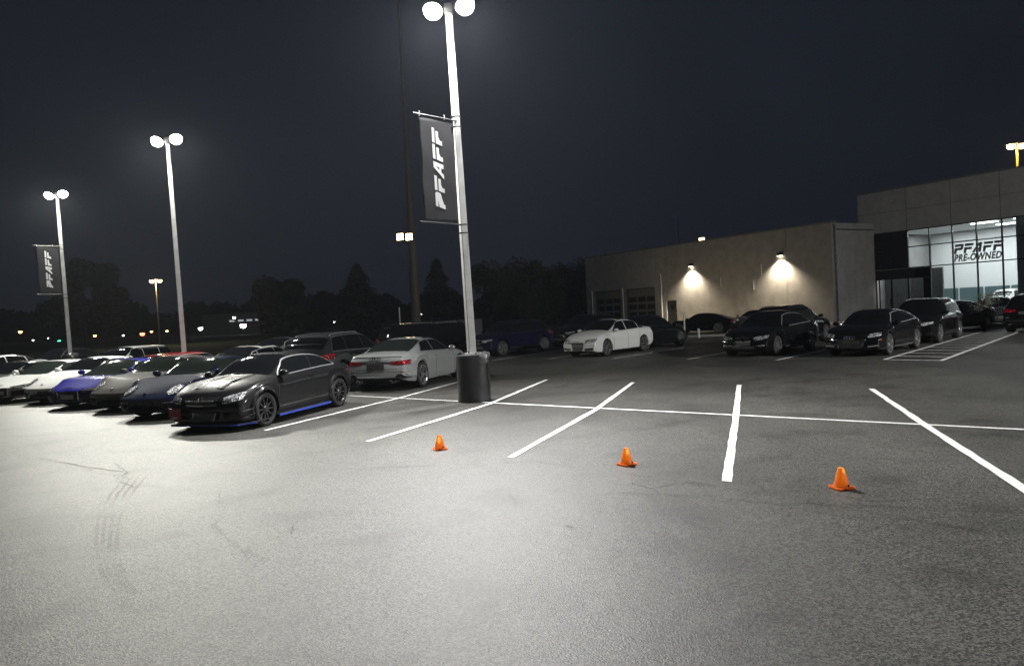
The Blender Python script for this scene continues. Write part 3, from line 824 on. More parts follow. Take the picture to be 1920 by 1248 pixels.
# matte black wide-body coupe with blue accents (the nearest car)
def coupe_extra(s, add, sp):
    # front splitter blade with a blue lip
    for nm, m, d0, d1, z0, z1 in (('splitter', 'black_plastic', -.42, .045, .135, .155), ('splitter_lip', 'blue_trim', .035, .062, .118, .142)):
        vs, fs = [], []; n = 22
        for i in range(n + 1):
            y = -.91 + 1.82 * i / n; p, nr = s.hit('front', max(-.84, min(.84, y)), .34)
            xx = p.x - .10 * max(0, (abs(y) - .78) / .13)
            vs += [(xx + d0, y, z0), (xx + d1, y, z0), (xx + d1, y, z1), (xx + d0, y, z1)]
        for i in range(n):
            for k in range(4): fs.append((i * 4 + k, i * 4 + (k + 1) % 4, (i + 1) * 4 + (k + 1) % 4, (i + 1) * 4 + k))
        fs += [(3, 2, 1, 0), tuple(n * 4 + k for k in range(4))]
        add(nm, MB().add(vs, fs).mesh(nm), m)
    for sg in (1, -1):
        # side skirt: dark blade, blue line
        y = sp['hw'] - .035
        mb = MB(); mb.box(-2.36, -.40, sg * y - .035, sg * y + .035, .135, .185); add('side_skirt', mb.mesh('side_skirt'), 'black_plastic')
        mb = MB(); mb.bar((-2.36, sg * (y + .042), .158), (-.40, sg * (y + .042), .158), .012, .036); add('skirt_stripe', mb.mesh('skirt_stripe'), 'blue_trim')
        # canards on the bumper corner
        for z, l in ((.37, .26), (.27, .30)):
            vs = []
            for i in range(7):
                x = .60 - l * i / 6; p, nr = s.hit('side', x, z, sg); zz = z + .035 * i / 6
                vs += [(x, p.y + sg * .0, zz), (x, p.y + sg * (.055 * math.sin(math.pi * (.15 + .85 * i / 6)) + .015), zz + .004), (x, p.y, zz + .012)]
            fs = []
            for i in range(6):
                for k in range(3): fs.append((i * 3 + k, i * 3 + (k + 1) % 3, (i + 1) * 3 + (k + 1) % 3, (i + 1) * 3 + k))
            add('canard', MB().add(vs, fs).mesh('canard', True, 40), 'black_plastic')
        # long hood bulges
        P = []
        for i in range(11):
            x = .50 - .95 * i / 10
            for yy, h in ((.16, .001), (.20, .016), (.30, .022), (.36, .001)):
                p, nr = s.hit('top', x, sg * (yy + .03 * i / 10)); P.append((p.x, p.y, p.z + h * math.sin(math.pi * (.06 + .9 * i / 10)) ** .5))
        fs = [(i * 4 + k, i * 4 + k + 1, (i + 1) * 4 + k + 1, (i + 1) * 4 + k) for i in range(10) for k in range(3)]
        add('hood_bulge', MB().add(P, fs).mesh('hood_bulge', True), None)
    # grille bar
    vs = []
    mb = MB()
    a, b = s.hit('front', -.30, .60)[0], s.hit('front', .30, .60)[0]; c = s.hit('front', 0, .60)[0]
    mb.bar(a + Vector((.018, 0, 0)), c + Vector((.022, 0, 0)), .02, .028); mb.bar(c + Vector((.022, 0, 0)), b + Vector((.018, 0, 0)), .02, .028)
    add('grille_bar', mb.mesh('grille_bar'), 'chrome_soft')
    # red show plate hung on the right half of the bumper
    p, nr = s.hit('front', -.60, .36)
    i = add('show_plate', MB().box(.015, .028, -.155, .155, -.095, .095).mesh('show_plate'), 'plate_red', Matrix.Translation(p + Vector((.05, 0, .0))) @ Matrix.Rotation(R(-9), 4, 'Z'))
    add('plate_print', MB().box(.029, .031, -.07, .07, -.085, -.060).mesh('plate_print'), 'white_print', Matrix.Identity(4), i)
    mb = MB()
    for k in range(7): mb.box(.029, .031, -.12 + k * .035, -.10 + k * .035, .035 + .012 * math.sin(k * .52), .055 + .012 * math.sin(k * .52))
    add('plate_print', mb.mesh('plate_print'), 'intercooler', Matrix.Identity(4), i)
spec('coupe', of=.82, wb=2.76, orr=.97, hw=.89, R=.335, Ra=.385, tw=.265, poke=.02, nosez=.46, tailz=.70, bow=.26, rake=.30, rn=.14, rbow=.20, sculpt=.004,
     zb=[(-3.73, .34), (-3.4, .24), (-2.4, .19), (-.4, .19), (.5, .17), (.82, .17)],
     zs=[(-3.73, .82), (-3.45, .94), (-2.8, .975), (-1.6, .945), (-.6, .895), (0, .855), (.45, .78), (.70, .70), (.82, .60)],
     zt=[(-3.73, .86), (-3.50, 1.00), (-3.22, 1.035), (-2.95, 1.065), (-2.5, 1.235), (-2.05, 1.335), (-1.6, 1.365), (-1.25, 1.345), (-.95, 1.25), (-.42, .985), (-.2, .955), (.2, .915), (.5, .85), (.72, .74), (.82, .62)],
     yw=[(-3.73, .76), (-3.3, .85), (-2.76, .89), (-1.8, .86), (-.9, .86), (0, .89), (.45, .87), (.82, .80)],
     ws=(-.44, -1.22), rw=(-2.12, -2.93), win=[(-1.80, -.62, -1.86, -1.02), (-2.70, -1.86, -2.40, -1.92)], tum=.19, trim='chrome_soft',
     seams=(-.52, -1.86), handles=(-1.70,), mirror=(-.66, .985), spokes=10, rimstyle={'rim': .735, 'sw': (.017, .011)}, rimmat='alloy_dark', mirror_mat=None,
     parts=[('grille', 'grille', 'front', [(-.33, .53), (0, .515), (.33, .53)], [(-.40, .66), (0, .675), (.40, .66)], False, .010, 14),
            ('grille_frame', 'chrome_soft', 'front', [(-.35, .505), (0, .49), (.35, .505)], [(-.335, .525), (0, .51), (.335, .525)], False, .014, 14),
            ('headlight', 'headlamp', 'front', [(.47, .54), (.60, .545), (.78, .60)], [(.47, .645), (.62, .70), (.78, .725)], True, .010, 10),
            ('lower_intake', 'grille', 'front', [(-.36, .20), (.36, .20)], [(-.34, .38), (.34, .38)], False, .008, 12),
            ('intercooler', 'intercooler', 'front', [(-.24, .23), (.24, .23)], [(-.23, .355), (.23, .355)], False, .014, 8),
            ('intake_frame', 'plate', 'front', [(.24, .225), (.275, .225)], [(.23, .36), (.265, .36)], True, .018, 2),
            ('corner_intake', 'grille', 'front', [(.50, .21), (.76, .24)], [(.42, .37), (.70, .36)], True, .008, 8),
            ('hood_vent', 'grille', 'top', [(.02, .24), (.20, .25)], [(.02, .36), (.18, .34)], True, .026, 5),
            ('side_vent', 'grille', 'side', [(-.50, .52), (-.44, .52)], [(-.50, .70), (-.44, .72)], True, .006, 3),
            ('taillight', 'taillamp', 'rear', [(.46, .72), (.80, .74)], [(.46, .86), (.78, .90)], True, .01, 8), plate_part('rear', -.26, .26, .62, .74)],
     extra=[coupe_extra, flares(.045), spoiler(-3.66, .66, .05, .16), exhausts((-.55, -.38, .38, .55), .27, .045), emblem(star_mesh, .085, 'front', 0, .60, 'alloy_dark', .03)])

def audi_front(w=.30, z0=.24, z1=.66, top=.34):
    return [('grille', 'grille', 'front', [(-w * .86, z0), (w * .86, z0)], [(-top, z1), (top, z1)], False, .010, 12),
            ('grille_frame', 'chrome', 'front', [(-w * .86, z0 - .022), (w * .86, z0 - .022)], [(-w * .86, z0), (w * .86, z0)], False, .014, 8),
            ('grille_frame', 'chrome', 'front', [(w * .86, z0), (w * .86 + .02, z0)], [(top, z1), (top + .02, z1)], True, .014, 2)]

spec('sedan', of=.90, wb=2.65, orr=1.0, hw=.885, R=.322, Ra=.365, tw=.235, nosez=.46, tailz=.68, bow=.24, rake=.30, rn=.14,
     zb=[(-3.65, .36), (-3.3, .26), (-2.3, .21), (-.4, .21), (.5, .19), (.90, .22)],
     zs=[(-3.65, .84), (-3.4, .95), (-2.8, .965), (-1.6, .94), (-.6, .905), (0, .865), (.5, .785), (.75, .71), (.90, .60)],
     zt=[(-3.65, .90), (-3.48, 1.03), (-3.05, 1.065), (-2.78, 1.12), (-2.35, 1.32), (-1.95, 1.405), (-1.5, 1.43), (-1.15, 1.405), (-.85, 1.30), (-.33, 1.01), (-.1, .975), (.35, .90), (.62, .83), (.80, .73), (.90, .62)],
     yw=[(-3.65, .76), (-3.2, .84), (-2.65, .875), (-1.8, .88), (-.9, .88), (0, .88), (.5, .85), (.90, .79)],
     ws=(-.34, -1.10), rw=(-2.05, -2.90), win=[(-1.42, -.52, -1.42, -.95), (-2.32, -1.47, -2.26, -1.47), (-2.72, -2.37, -2.46, -2.31)], tum=.17, trim='chrome_soft',
     seams=(-.45, -1.45, -2.30), handles=(-1.30, -2.18), mirror=(-.60, .985), spokes=5, rimstyle={'rim': .72, 'twin': (-.13, .13), 'sw': (.03, .02)}, sunroof=(-1.25, -1.85),
     parts=audi_front(.26, .25, .63, .30) + [
            ('licence_plate', 'plate_dark', 'front', [(-.25, .40), (.25, .40)], [(-.25, .515), (.25, .515)], False, .02, 6),
            ('headlight', 'headlamp', 'front', [(.40, .565), (.58, .565), (.77, .61)], [(.37, .67), (.58, .70), (.76, .725)], True, .010, 10),
            ('fog_grille', 'grille', 'front', [(.38, .27), (.72, .30)], [(.36, .345), (.73, .375)], True, .010, 8),
            ('side_marker', 'amber', 'side', [(.62, .50), (.70, .50)], [(.62, .53), (.70, .53)], True, .006, 3),
            ('taillight', 'taillamp', 'rear', [(.40, .72), (.80, .74)], [(.42, .86), (.78, .90)], True, .01, 8), plate_part('rear', -.26, .26, .70, .81)],
     extra=[emblem(rings_mesh, .042, 'front', 0, .575, 'chrome', .028), exhausts((-.5, .5), .28, .035)])

def clone_spec(key, src, **k):
    d = dict(SPECS[src]); d.update(k); d['key'] = key; SPECS[key] = d

clone_spec('saloon', 'sedan', of=.86, wb=2.84, orr=1.10, hw=.92, R=.335, Ra=.38,
     zb=[(-3.94, .36), (-3.6, .26), (-2.5, .20), (-.4, .20), (.5, .19), (.86, .22)],
     zs=[(-3.94, .86), (-3.7, .98), (-3.0, .99), (-1.7, .955), (-.6, .91), (0, .87), (.45, .79), (.72, .71), (.86, .60)],
     zt=[(-3.94, .90), (-3.78, 1.06), (-3.3, 1.095), (-2.95, 1.16), (-2.5, 1.37), (-2.05, 1.45), (-1.6, 1.47), (-1.2, 1.44), (-.9, 1.33), (-.35, 1.01), (-.1, .975), (.35, .90), (.62, .83), (.78, .73), (.86, .62)],
     yw=[(-3.94, .78), (-3.4, .87), (-2.84, .905), (-1.8, .915), (-.9, .915), (0, .91), (.45, .88), (.86, .82)],
     ws=(-.36, -1.14), rw=(-2.15, -3.05), win=[(-1.50, -.54, -1.50, -1.0), (-2.50, -1.55, -2.42, -1.55), (-2.90, -2.55, -2.62, -2.47)],
     seams=(-.45, -1.53, -2.50), handles=(-1.36, -2.34), mirror=(-.62, 1.0), spokes=7, rimstyle={'rim': .73, 'sw': (.028, .02)},
     parts=[('grille', 'grille', 'front', [(.035, .52), (.26, .53)], [(.035, .66), (.24, .665)], True, .010, 8),
            ('grille_frame', 'chrome_soft', 'front', [(.02, .505), (.27, .512)], [(.02, .522), (.27, .53)], True, .014, 6),
            ('headlight', 'headlamp', 'front', [(.38, .545), (.58, .56), (.80, .63)], [(.38, .65), (.58, .68), (.80, .71)], True, .010, 10),
            ('lower_intake', 'grille', 'front', [(-.42, .23), (.42, .23)], [(-.40, .36), (.40, .36)], False, .008, 12),
            ('bumper_strip', 'chrome', 'front', [(-.30, .365), (.30, .365)], [(-.30, .382), (.30, .382)], False, .014, 10),
            ('bumper_strip', 'chrome', 'front', [(.36, .365), (.72, .37)], [(.36, .382), (.72, .388)], True, .014, 8),
            ('fog_lamp', 'headlamp', 'front', [(.64, .345), (.74, .35)], [(.64, .405), (.74, .41)], True, .018, 4),
            ('licence_plate', 'plate_dark', 'front', [(-.25, .40), (.25, .40)], [(-.25, .51), (.25, .51)], False, .02, 6),
            ('side_strip', 'chrome_soft', 'side', [(-2.2, .30), (-.6, .27)], [(-2.2, .312), (-.6, .282)], True, .008, 14),
            ('taillight', 'taillamp', 'rear', [(.40, .74), (.82, .76)], [(.42, .88), (.80, .92)], True, .01, 8), plate_part('rear', -.26, .26, .70, .81)],
     extra=[emblem(disc_mesh, .045, 'front', 0, .69, 'chrome', .012), exhausts((-.5, .5), .28, .035)])

clone_spec('sportback', 'sedan', of=.90, wb=2.81, orr=1.0, hw=.915, R=.335, Ra=.38,
     zb=[(-3.81, .36), (-3.5, .26), (-2.5, .20), (-.4, .20), (.5, .19), (.90, .22)],
     zs=[(-3.81, .86), (-3.6, .96), (-3.0, .985), (-1.7, .94), (-.6, .895), (0, .86), (.5, .785), (.75, .71), (.90, .60)],
     zt=[(-3.81, .90), (-3.68, 1.02), (-3.45, 1.055), (-3.0, 1.19), (-2.4, 1.33), (-1.95, 1.38), (-1.55, 1.39), (-1.2, 1.36), (-.9, 1.26), (-.36, .985), (-.1, .955), (.35, .89), (.62, .82), (.80, .72), (.90, .62)],
     yw=[(-3.81, .78), (-3.3, .87), (-2.81, .905), (-1.8, .91), (-.9, .91), (0, .91), (.5, .88), (.90, .81)],
     ws=(-.37, -1.14), rw=(-2.30, -3.38), win=[(-1.48, -.54, -1.48, -.98), (-2.46, -1.53, -2.36, -1.53), (-2.92, -2.51, -2.62, -2.41)], sunroof=None,
     seams=(-.45, -1.51, -2.50), handles=(-1.36, -2.34), mirror=(-.62, .975), spokes=5, rimstyle={'rim': .74, 'twin': (-.15, .15), 'sw': (.026, .018)},
     parts=audi_front(.40, .25, .65, .46) + [
            ('licence_plate', 'plate_dark', 'front', [(-.25, .40), (.25, .40)], [(-.25, .50), (.25, .50)], False, .02, 6),
            ('headlight', 'headlamp', 'front', [(.50, .585), (.62, .585), (.80, .62)], [(.50, .68), (.62, .70), (.80, .715)], True, .010, 10),
            ('fog_grille', 'chrome_soft', 'front', [(.50, .30), (.76, .32)], [(.50, .335), (.77, .36)], True, .012, 8),
            ('side_marker', 'amber', 'side', [(.62, .50), (.70, .50)], [(.62, .53), (.70, .53)], True, .006, 3),
            ('taillight', 'taillamp', 'rear', [(.36, .78), (.82, .80)], [(.38, .88), (.80, .92)], True, .01, 8), plate_part('rear', -.26, .26, .62, .73)],
     extra=[emblem(rings_mesh, .052, 'front', 0, .58, 'chrome', .028), exhausts((-.5, .5), .28, .035)])

# light grey two-door coupe seen from behind
spec('rear_coupe', of=.88, wb=2.77, orr=1.06, hw=.93, R=.345, Ra=.392, tw=.27, poke=.005, nosez=.46, tailz=.62, bow=.26, rake=.30, rn=.14, rbow=.13, rrake=.16, rr=.12, sculpt=.014,
     zb=[(-3.83, .30), (-3.5, .24), (-2.5, .19), (-.4, .19), (.5, .18), (.88, .20)],
     zs=[(-3.83, .84), (-3.62, .93), (-3.0, .965), (-1.7, .93), (-.6, .885), (0, .855), (.5, .78), (.75, .70), (.88, .60)],
     zt=[(-3.83, .885), (-3.70, .985), (-3.42, 1.005), (-3.16, 1.035), (-2.7, 1.21), (-2.2, 1.325), (-1.75, 1.36), (-1.3, 1.34), (-.98, 1.25), (-.40, .985), (-.15, .95), (.3, .89), (.62, .81), (.78, .72), (.88, .62)],
     yw=[(-3.83, .84), (-3.4, .90), (-2.77, .93), (-1.8, .895), (-.9, .895), (0, .92), (.5, .89), (.88, .82)],
     ws=(-.41, -1.22), rw=(-2.24, -3.14), rpil=40, win=[(-1.78, -.62, -1.82, -1.05), (-2.72, -1.83, -2.42, -1.87)], tum=.19, trim='chrome_soft', rearglass='car_glass_green', sunroof=(-1.3, -1.8),
     seams=(-.50, -1.82), handles=(-1.68,), mirror=(-.68, .975), spokes=5, rimstyle={'rim': .76, 'twin': (-.16, .16), 'sw': (.024, .018)}, rimmat='alloy', mirror_mat='chrome_soft',
     parts=audi_front(.40, .25, .64, .44) + [
            ('headlight', 'headlamp', 'front', [(.50, .575), (.62, .575), (.80, .62)], [(.50, .67), (.62, .69), (.80, .715)], True, .010, 10),
            ('taillight', 'taillamp', 'rear', [(.40, .735), (.60, .70), (.885, .705)], [(.44, .79), (.60, .80), (.885, .815)], True, .012, 14),
            ('light_band', 'plate_dark', 'rear', [(-.40, .735), (.40, .735)], [(-.40, .765), (.40, .765)], False, .006, 12),
            plate_part('rear', -.25, .25, .60, .72, 'plate_dark'),
            ('boot_seam', 'seam', 'rear', [(-.60, .582), (.60, .582)], [(-.60, .589), (.60, .589)], False, .003, 12),
            ('bumper_seam', 'seam', 'rear', [(-.88, .515), (.88, .515)], [(-.88, .521), (.88, .521)], False, .003, 16),
            ('diffuser', 'grille', 'rear', [(-.66, .235), (.66, .235)], [(-.66, .37), (.66, .37)], False, .004, 14),
            ('bumper_strip', 'chrome_soft', 'rear', [(-.56, .375), (.56, .375)], [(-.56, .405), (.56, .405)], False, .014, 14),
            ('corner_grille', 'grille', 'rear', [(.52, .335), (.88, .34)], [(.58, .46), (.84, .45)], True, .008, 8),
            ('corner_strip', 'chrome_soft', 'rear', [(.55, .385), (.64, .455), (.74, .455), (.885, .36)], [(.55, .412), (.64, .48), (.75, .48), (.905, .375)], True, .016, 14),
            ('bumper_reflector', 'taillamp', 'rear', [(.70, .50), (.86, .50)], [(.70, .512), (.86, .512)], True, .006, 4),
            ('fuel_cap', 'seam', 'side', [(-2.86, .74), (-2.72, .74)], [(-2.86, .745), (-2.72, .745)], False, .003, 4)],
     extra=[emblem(rings_mesh, .05, 'rear', 0, .865, 'chrome', .012), exhausts((-.50, .50), .275, .065, 1.7), spoiler(-3.74, .72, .03, .14)])

# mid-size estate-like SUV
spec('suv', of=.86, wb=2.86, orr=.98, hw=.945, R=.37, Ra=.42, tw=.26, nosez=.58, tailz=.85, bow=.20, rake=.16, rn=.14, rbow=.16, rrake=.20, rr=.14,
     zb=[(-3.84, .42), (-3.5, .34), (-2.5, .28), (-.4, .28), (.5, .27), (.86, .30)],
     zs=[(-3.84, 1.02), (-3.6, 1.08), (-2.8, 1.09), (-1.6, 1.06), (-.6, 1.02), (0, .98), (.5, .93), (.75, .85), (.86, .74)],
     zt=[(-3.84, 1.10), (-3.76, 1.22), (-3.6, 1.36), (-3.35, 1.52), (-3.0, 1.605), (-2.3, 1.655), (-1.7, 1.665), (-1.25, 1.63), (-.95, 1.51), (-.38, 1.15), (-.15, 1.105), (.3, 1.05), (.62, .98), (.78, .88), (.86, .76)],
     yw=[(-3.84, .82), (-3.4, .90), (-2.86, .935), (-1.8, .94), (-.9, .94), (0, .94), (.5, .91), (.86, .83)],
     ws=(-.40, -1.20), rw=(-3.27, -3.74), rpil=34, win=[(-1.48, -.58, -1.48, -1.02), (-2.46, -1.53, -2.42, -1.53), (-3.26, -2.52, -3.06, -2.48)], tum=.13, trim='chrome_soft', dtop=.82,
     seams=(-.48, -1.50, -2.46), handles=(-1.34, -2.30), mirror=(-.68, 1.14), spokes=5, rimstyle={'rim': .68, 'twin': (-.14, .14), 'sw': (.03, .02)},
     parts=[('grille', 'grille', 'front', [(.03, .60), (.27, .60)], [(.03, .80), (.27, .80)], True, .010, 8),
            ('grille_frame', 'chrome_soft', 'front', [(.02, .80), (.28, .80)], [(.02, .82), (.28, .82)], True, .014, 6),
            ('headlight', 'headlamp', 'front', [(.36, .68), (.58, .69), (.82, .75)], [(.36, .79), (.58, .81), (.82, .83)], True, .010, 10),
            ('lower_intake', 'grille', 'front', [(-.5, .34), (.5, .34)], [(-.46, .50), (.46, .50)], False, .008, 12),
            ('taillight', 'taillamp', 'rear', [(.38, .88), (.60, .86), (.90, .90)], [(.38, .97), (.60, 1.01), (.88, 1.05)], True, .012, 10),
            plate_part('rear', -.26, .26, .78, .89, 'plate_dark'),
            ('bumper_trim', 'black_plastic', 'rear', [(-.80, .40), (.80, .40)], [(-.84, .55), (.84, .55)], False, .008, 14),
            ('sill_trim', 'black_plastic', 'side', [(-2.40, .30), (-.46, .30)], [(-2.40, .40), (-.46, .40)], True, .008, 14)],
     extra=[roof_rails(-3.0, -1.35), spoiler(-3.52, .58, .03, .18), exhausts((-.55, .55), .36, .045)])
clone_spec('boxy_suv', 'suv', hw=.97,
     zt=[(-3.84, 1.12), (-3.80, 1.30), (-3.72, 1.48), (-3.58, 1.62), (-3.3, 1.675), (-2.3, 1.70), (-1.6, 1.695), (-1.25, 1.66), (-1.0, 1.55), (-.50, 1.17), (-.25, 1.13), (.3, 1.10), (.62, 1.04), (.78, .92), (.86, .78)],
     ws=(-.52, -1.20), rw=(-3.60, -3.79), win=[(-1.50, -.66, -1.50, -1.08), (-2.48, -1.55, -2.46, -1.55), (-3.40, -2.54, -3.30, -2.52)], tum=.10, trim=None)
# small upright hatchback with a contrasting floating roof
spec('hatch', of=.78, wb=2.60, orr=.72, hw=.86, R=.315, Ra=.36, tw=.22, nosez=.50, tailz=.75, bow=.26, rake=.16, rn=.16, rbow=.12, rrake=.14, rr=.12,
     zb=[(-3.32, .36), (-3.0, .26), (-2.3, .22), (-.4, .22), (.5, .22), (.78, .26)],
     zs=[(-3.32, .88), (-3.1, .95), (-2.4, .955), (-1.4, .94), (-.5, .925), (0, .90), (.4, .84), (.65, .76), (.78, .64)],
     zt=[(-3.32, .96), (-3.26, 1.12), (-3.16, 1.30), (-2.98, 1.41), (-2.5, 1.435), (-1.7, 1.445), (-1.2, 1.43), (-.95, 1.36), (-.45, 1.02), (-.25, .985), (.2, .96), (.5, .89), (.68, .78), (.78, .66)],
     yw=[(-3.32, .78), (-3.0, .83), (-2.6, .855), (-1.5, .85), (-.8, .85), (0, .86), (.4, .84), (.78, .76)],
     ws=(-.48, -1.14), rw=(-3.02, -3.24), win=[(-1.50, -.66, -1.50, -1.04), (-2.32, -1.53, -2.32, -1.53), (-3.02, -2.35, -2.94, -2.35)], tum=.10, trim='chrome_soft', dtop=.84, pil=36,
     seams=(-.48, -1.51, -2.32), handles=(-1.38, -2.20), mirror=(-.70, 1.02), spokes=5, rimstyle={'rim': .68, 'sw': (.035, .025)},
     parts=[('grille', 'grille', 'front', [(-.34, .42), (.34, .42)], [(-.40, .62), (.40, .62)], False, .010, 10),
            ('headlight', 'headlamp', 'front', [(.44, .60), (.56, .56), (.70, .60)], [(.44, .72), (.56, .77), (.70, .74)], True, .012, 8),
            ('taillight', 'taillamp', 'rear', [(.56, .72), (.76, .72)], [(.56, .92), (.76, .92)], True, .01, 6), plate_part('rear', -.26, .26, .60, .71)],
     extra=[])
# mid-engined supercar
spec('supercar', of=.93, wb=2.65, orr=.85, hw=.96, R=.345, Ra=.392, tw=.27, poke=.0, nosez=.42, tailz=.66, bow=.30, rake=.55, rn=.15, rbow=.14,
     zb=[(-3.50, .32), (-3.2, .24), (-2.3, .17), (-.4, .17), (.5, .15), (.93, .16)],
     zs=[(-3.50, .84), (-3.2, .92), (-2.65, .93), (-1.5, .85), (-.6, .82), (0, .80), (.45, .71), (.75, .61), (.93, .52)],
     zt=[(-3.50, .88), (-3.3, .97), (-2.9, 1.00), (-2.3, 1.12), (-1.75, 1.225), (-1.35, 1.245), (-1.05, 1.225), (-.75, 1.13), (-.12, .84), (.1, .80), (.45, .70), (.75, .60), (.93, .53)],
     yw=[(-3.50, .87), (-3.1, .93), (-2.65, .955), (-1.7, .94), (-.9, .93), (0, .945), (.5, .92), (.93, .84)],
     ws=(-.13, -1.02), rw=(-1.95, -2.75), win=[(-1.62, -.42, -1.52, -.92)], tum=.22, sunroof=None,
     seams=(-.42, -1.62), handles=(-1.50,), mirror=(-.48, .93), spokes=5, rimstyle={'rim': .75, 'twin': (-.15, .15), 'sw': (.025, .018)},
     parts=audi_front(.36, .20, .50, .34) + [
            ('licence_plate', 'plate', 'front', [(-.22, .29), (.22, .29)], [(-.22, .41), (.22, .41)], False, .02, 6),
            ('headlight', 'headlamp_dark', 'front', [(.44, .455), (.60, .465), (.84, .53)], [(.44, .535), (.62, .565), (.82, .60)], True, .010, 10),
            ('corner_intake', 'grille', 'front', [(.42, .21), (.84, .25)], [(.42, .40), (.84, .425)], True, .010, 8),
            ('side_blade', 'alloy_dark', 'side', [(-1.95, .30), (-1.66, .30)], [(-1.85, 1.02), (-1.56, 1.06)], True, .008, 5),
            ('taillight', 'taillamp', 'rear', [(.50, .72), (.86, .74)], [(.50, .82), (.84, .84)], True, .01, 8)],
     extra=[emblem(rings_mesh, .042, 'top', .80, 0, 'chrome', .012), exhausts((-.55, .55), .28, .05)])
# rear-engined sports coupe with raised front wings
spec('sports', of=.90, wb=2.46, orr=1.02, hw=.92, R=.335, Ra=.382, tw=.26, poke=.0, nosez=.42, tailz=.62, bow=.34, rake=.50, rn=.18, rbow=.24, rr=.2, sculpt=.004,
     zb=[(-3.48, .34), (-3.2, .24), (-2.2, .17), (-.4, .17), (.5, .15), (.90, .17)],
     zs=[(-3.48, .74), (-3.2, .86), (-2.46, .93), (-1.5, .90), (-.6, .875), (0, .865), (.35, .80), (.65, .68), (.90, .50)],
     zt=[(-3.48, .74), (-3.2, .88), (-2.85, .985), (-2.35, 1.15), (-1.85, 1.265), (-1.45, 1.295), (-1.15, 1.27), (-.9, 1.19), (-.38, .92), (-.15, .875), (.2, .80), (.5, .71), (.75, .60), (.90, .50)],
     yw=[(-3.48, .80), (-3.1, .88), (-2.46, .92), (-1.7, .87), (-.9, .86), (0, .89), (.45, .86), (.90, .74)],
     ws=(-.40, -1.14), rw=(-1.98, -2.75), win=[(-1.68, -.62, -1.72, -.98), (-2.38, -1.73, -2.12, -1.77)], tum=.22, sunroof=None,
     seams=(-.52, -1.72), handles=(-1.60,), mirror=(-.62, .95), spokes=5, rimstyle={'rim': .74, 'twin': (-.12, .12), 'sw': (.028, .02)}, trim=None,
     parts=[('headlight', 'headlamp', 'front', [(.50, .60), (.60, .545), (.72, .585)], [(.50, .70), (.60, .75), (.72, .715)], True, .014, 10),
            ('lower_intake', 'grille', 'front', [(-.40, .19), (.40, .19)], [(-.40, .31), (.40, .31)], False, .008, 12),
            ('corner_intake', 'grille', 'front', [(.48, .20), (.78, .24)], [(.48, .36), (.78, .385)], True, .008, 8),
            ('side_lamp', 'chrome_soft', 'front', [(.48, .375), (.78, .40)], [(.48, .40), (.78, .425)], True, .012, 6),
            ('licence_plate', 'plate_dark', 'front', [(-.20, .31), (.20, .31)], [(-.20, .40), (.20, .40)], False, .016, 6),
            ('taillight', 'taillamp', 'rear', [(.50, .66), (.82, .68)], [(.50, .74), (.80, .76)], True, .01, 8)],
     extra=[emblem(disc_mesh, .035, 'top', .72, 0, 'chrome', .006), exhausts((-.3, .3), .26, .05)])

P_BLACKMATTE = mat('paint_graphite', (0.010, 0.010, 0.011), .42, 0, .75, spec=.12, crough=.10)
P_NAVY = paint('navy', (0.010, 0.014, 0.040), .3)
P_BRONZE = paint('bronze', (0.15, 0.145, 0.135), .55)
P_BLUE = paint('blue', (0.010, 0.008, 0.25), .25)
P_WHITE = paint('white', (0.72, 0.73, 0.72), 0, .45, .8)
P_GREY = paint('grey', (0.10, 0.105, 0.10), .4)
P_SILVER = paint('nardo', (0.34, 0.355, 0.355), .05, .4, .8)
P_SLATE = paint('slate', (0.040, 0.046, 0.050), .45)
P_BLACK = paint('black', (0.006, 0.006, 0.007), .1)
P_DKBLUE = paint('dark_blue', (0.007, 0.006, 0.030), .3)
P_RED = paint('red', (0.20, 0.010, 0.012), .1)
P_OFFWHITE = paint('offwhite', (0.60, 0.60, 0.57), 0)

LY = 197.0   # heading of the near left row
place_car('coupe', (-5.63, 14.54), 196.8, P_BLACKMATTE, 'matte black two-door coupe with blue splitter, nearest of the left row', 'coupe_car', zscale=.985)
place_car('sports', (-7.85, 16.95), LY + 1, P_NAVY, 'dark navy sports coupe parked next to the matte black coupe', 'sports_car', override={'car_glass': 'car_glass_green'}, zscale=.97)
place_car('sports', (-9.65, 18.95), LY, P_BRONZE, 'bronze grey sports coupe between the navy and bright blue cars', 'sports_car', override={'car_glass': 'car_glass_green'}, zscale=.97)
place_car('supercar', (-11.5, 20.4), LY, P_BLUE, 'bright blue supercar in the left row', 'sports_car', override={'car_glass': 'car_glass_green'}, zscale=.95)
place_car('sports', (-13.4, 22.2), LY, P_WHITE, 'white sports coupe squeezed between the two supercars', 'sports_car', zscale=.95)
place_car('supercar', (-15.3, 23.3), LY, P_WHITE, 'white supercar with dark grille in the left row', 'sports_car', override={'car_glass': 'car_glass_green'}, zscale=.93)
place_car('supercar', (-17.5, 24.8), LY, P_GREY, 'dark grey sports car cut off by the left picture edge', 'sports_car', zscale=.92)
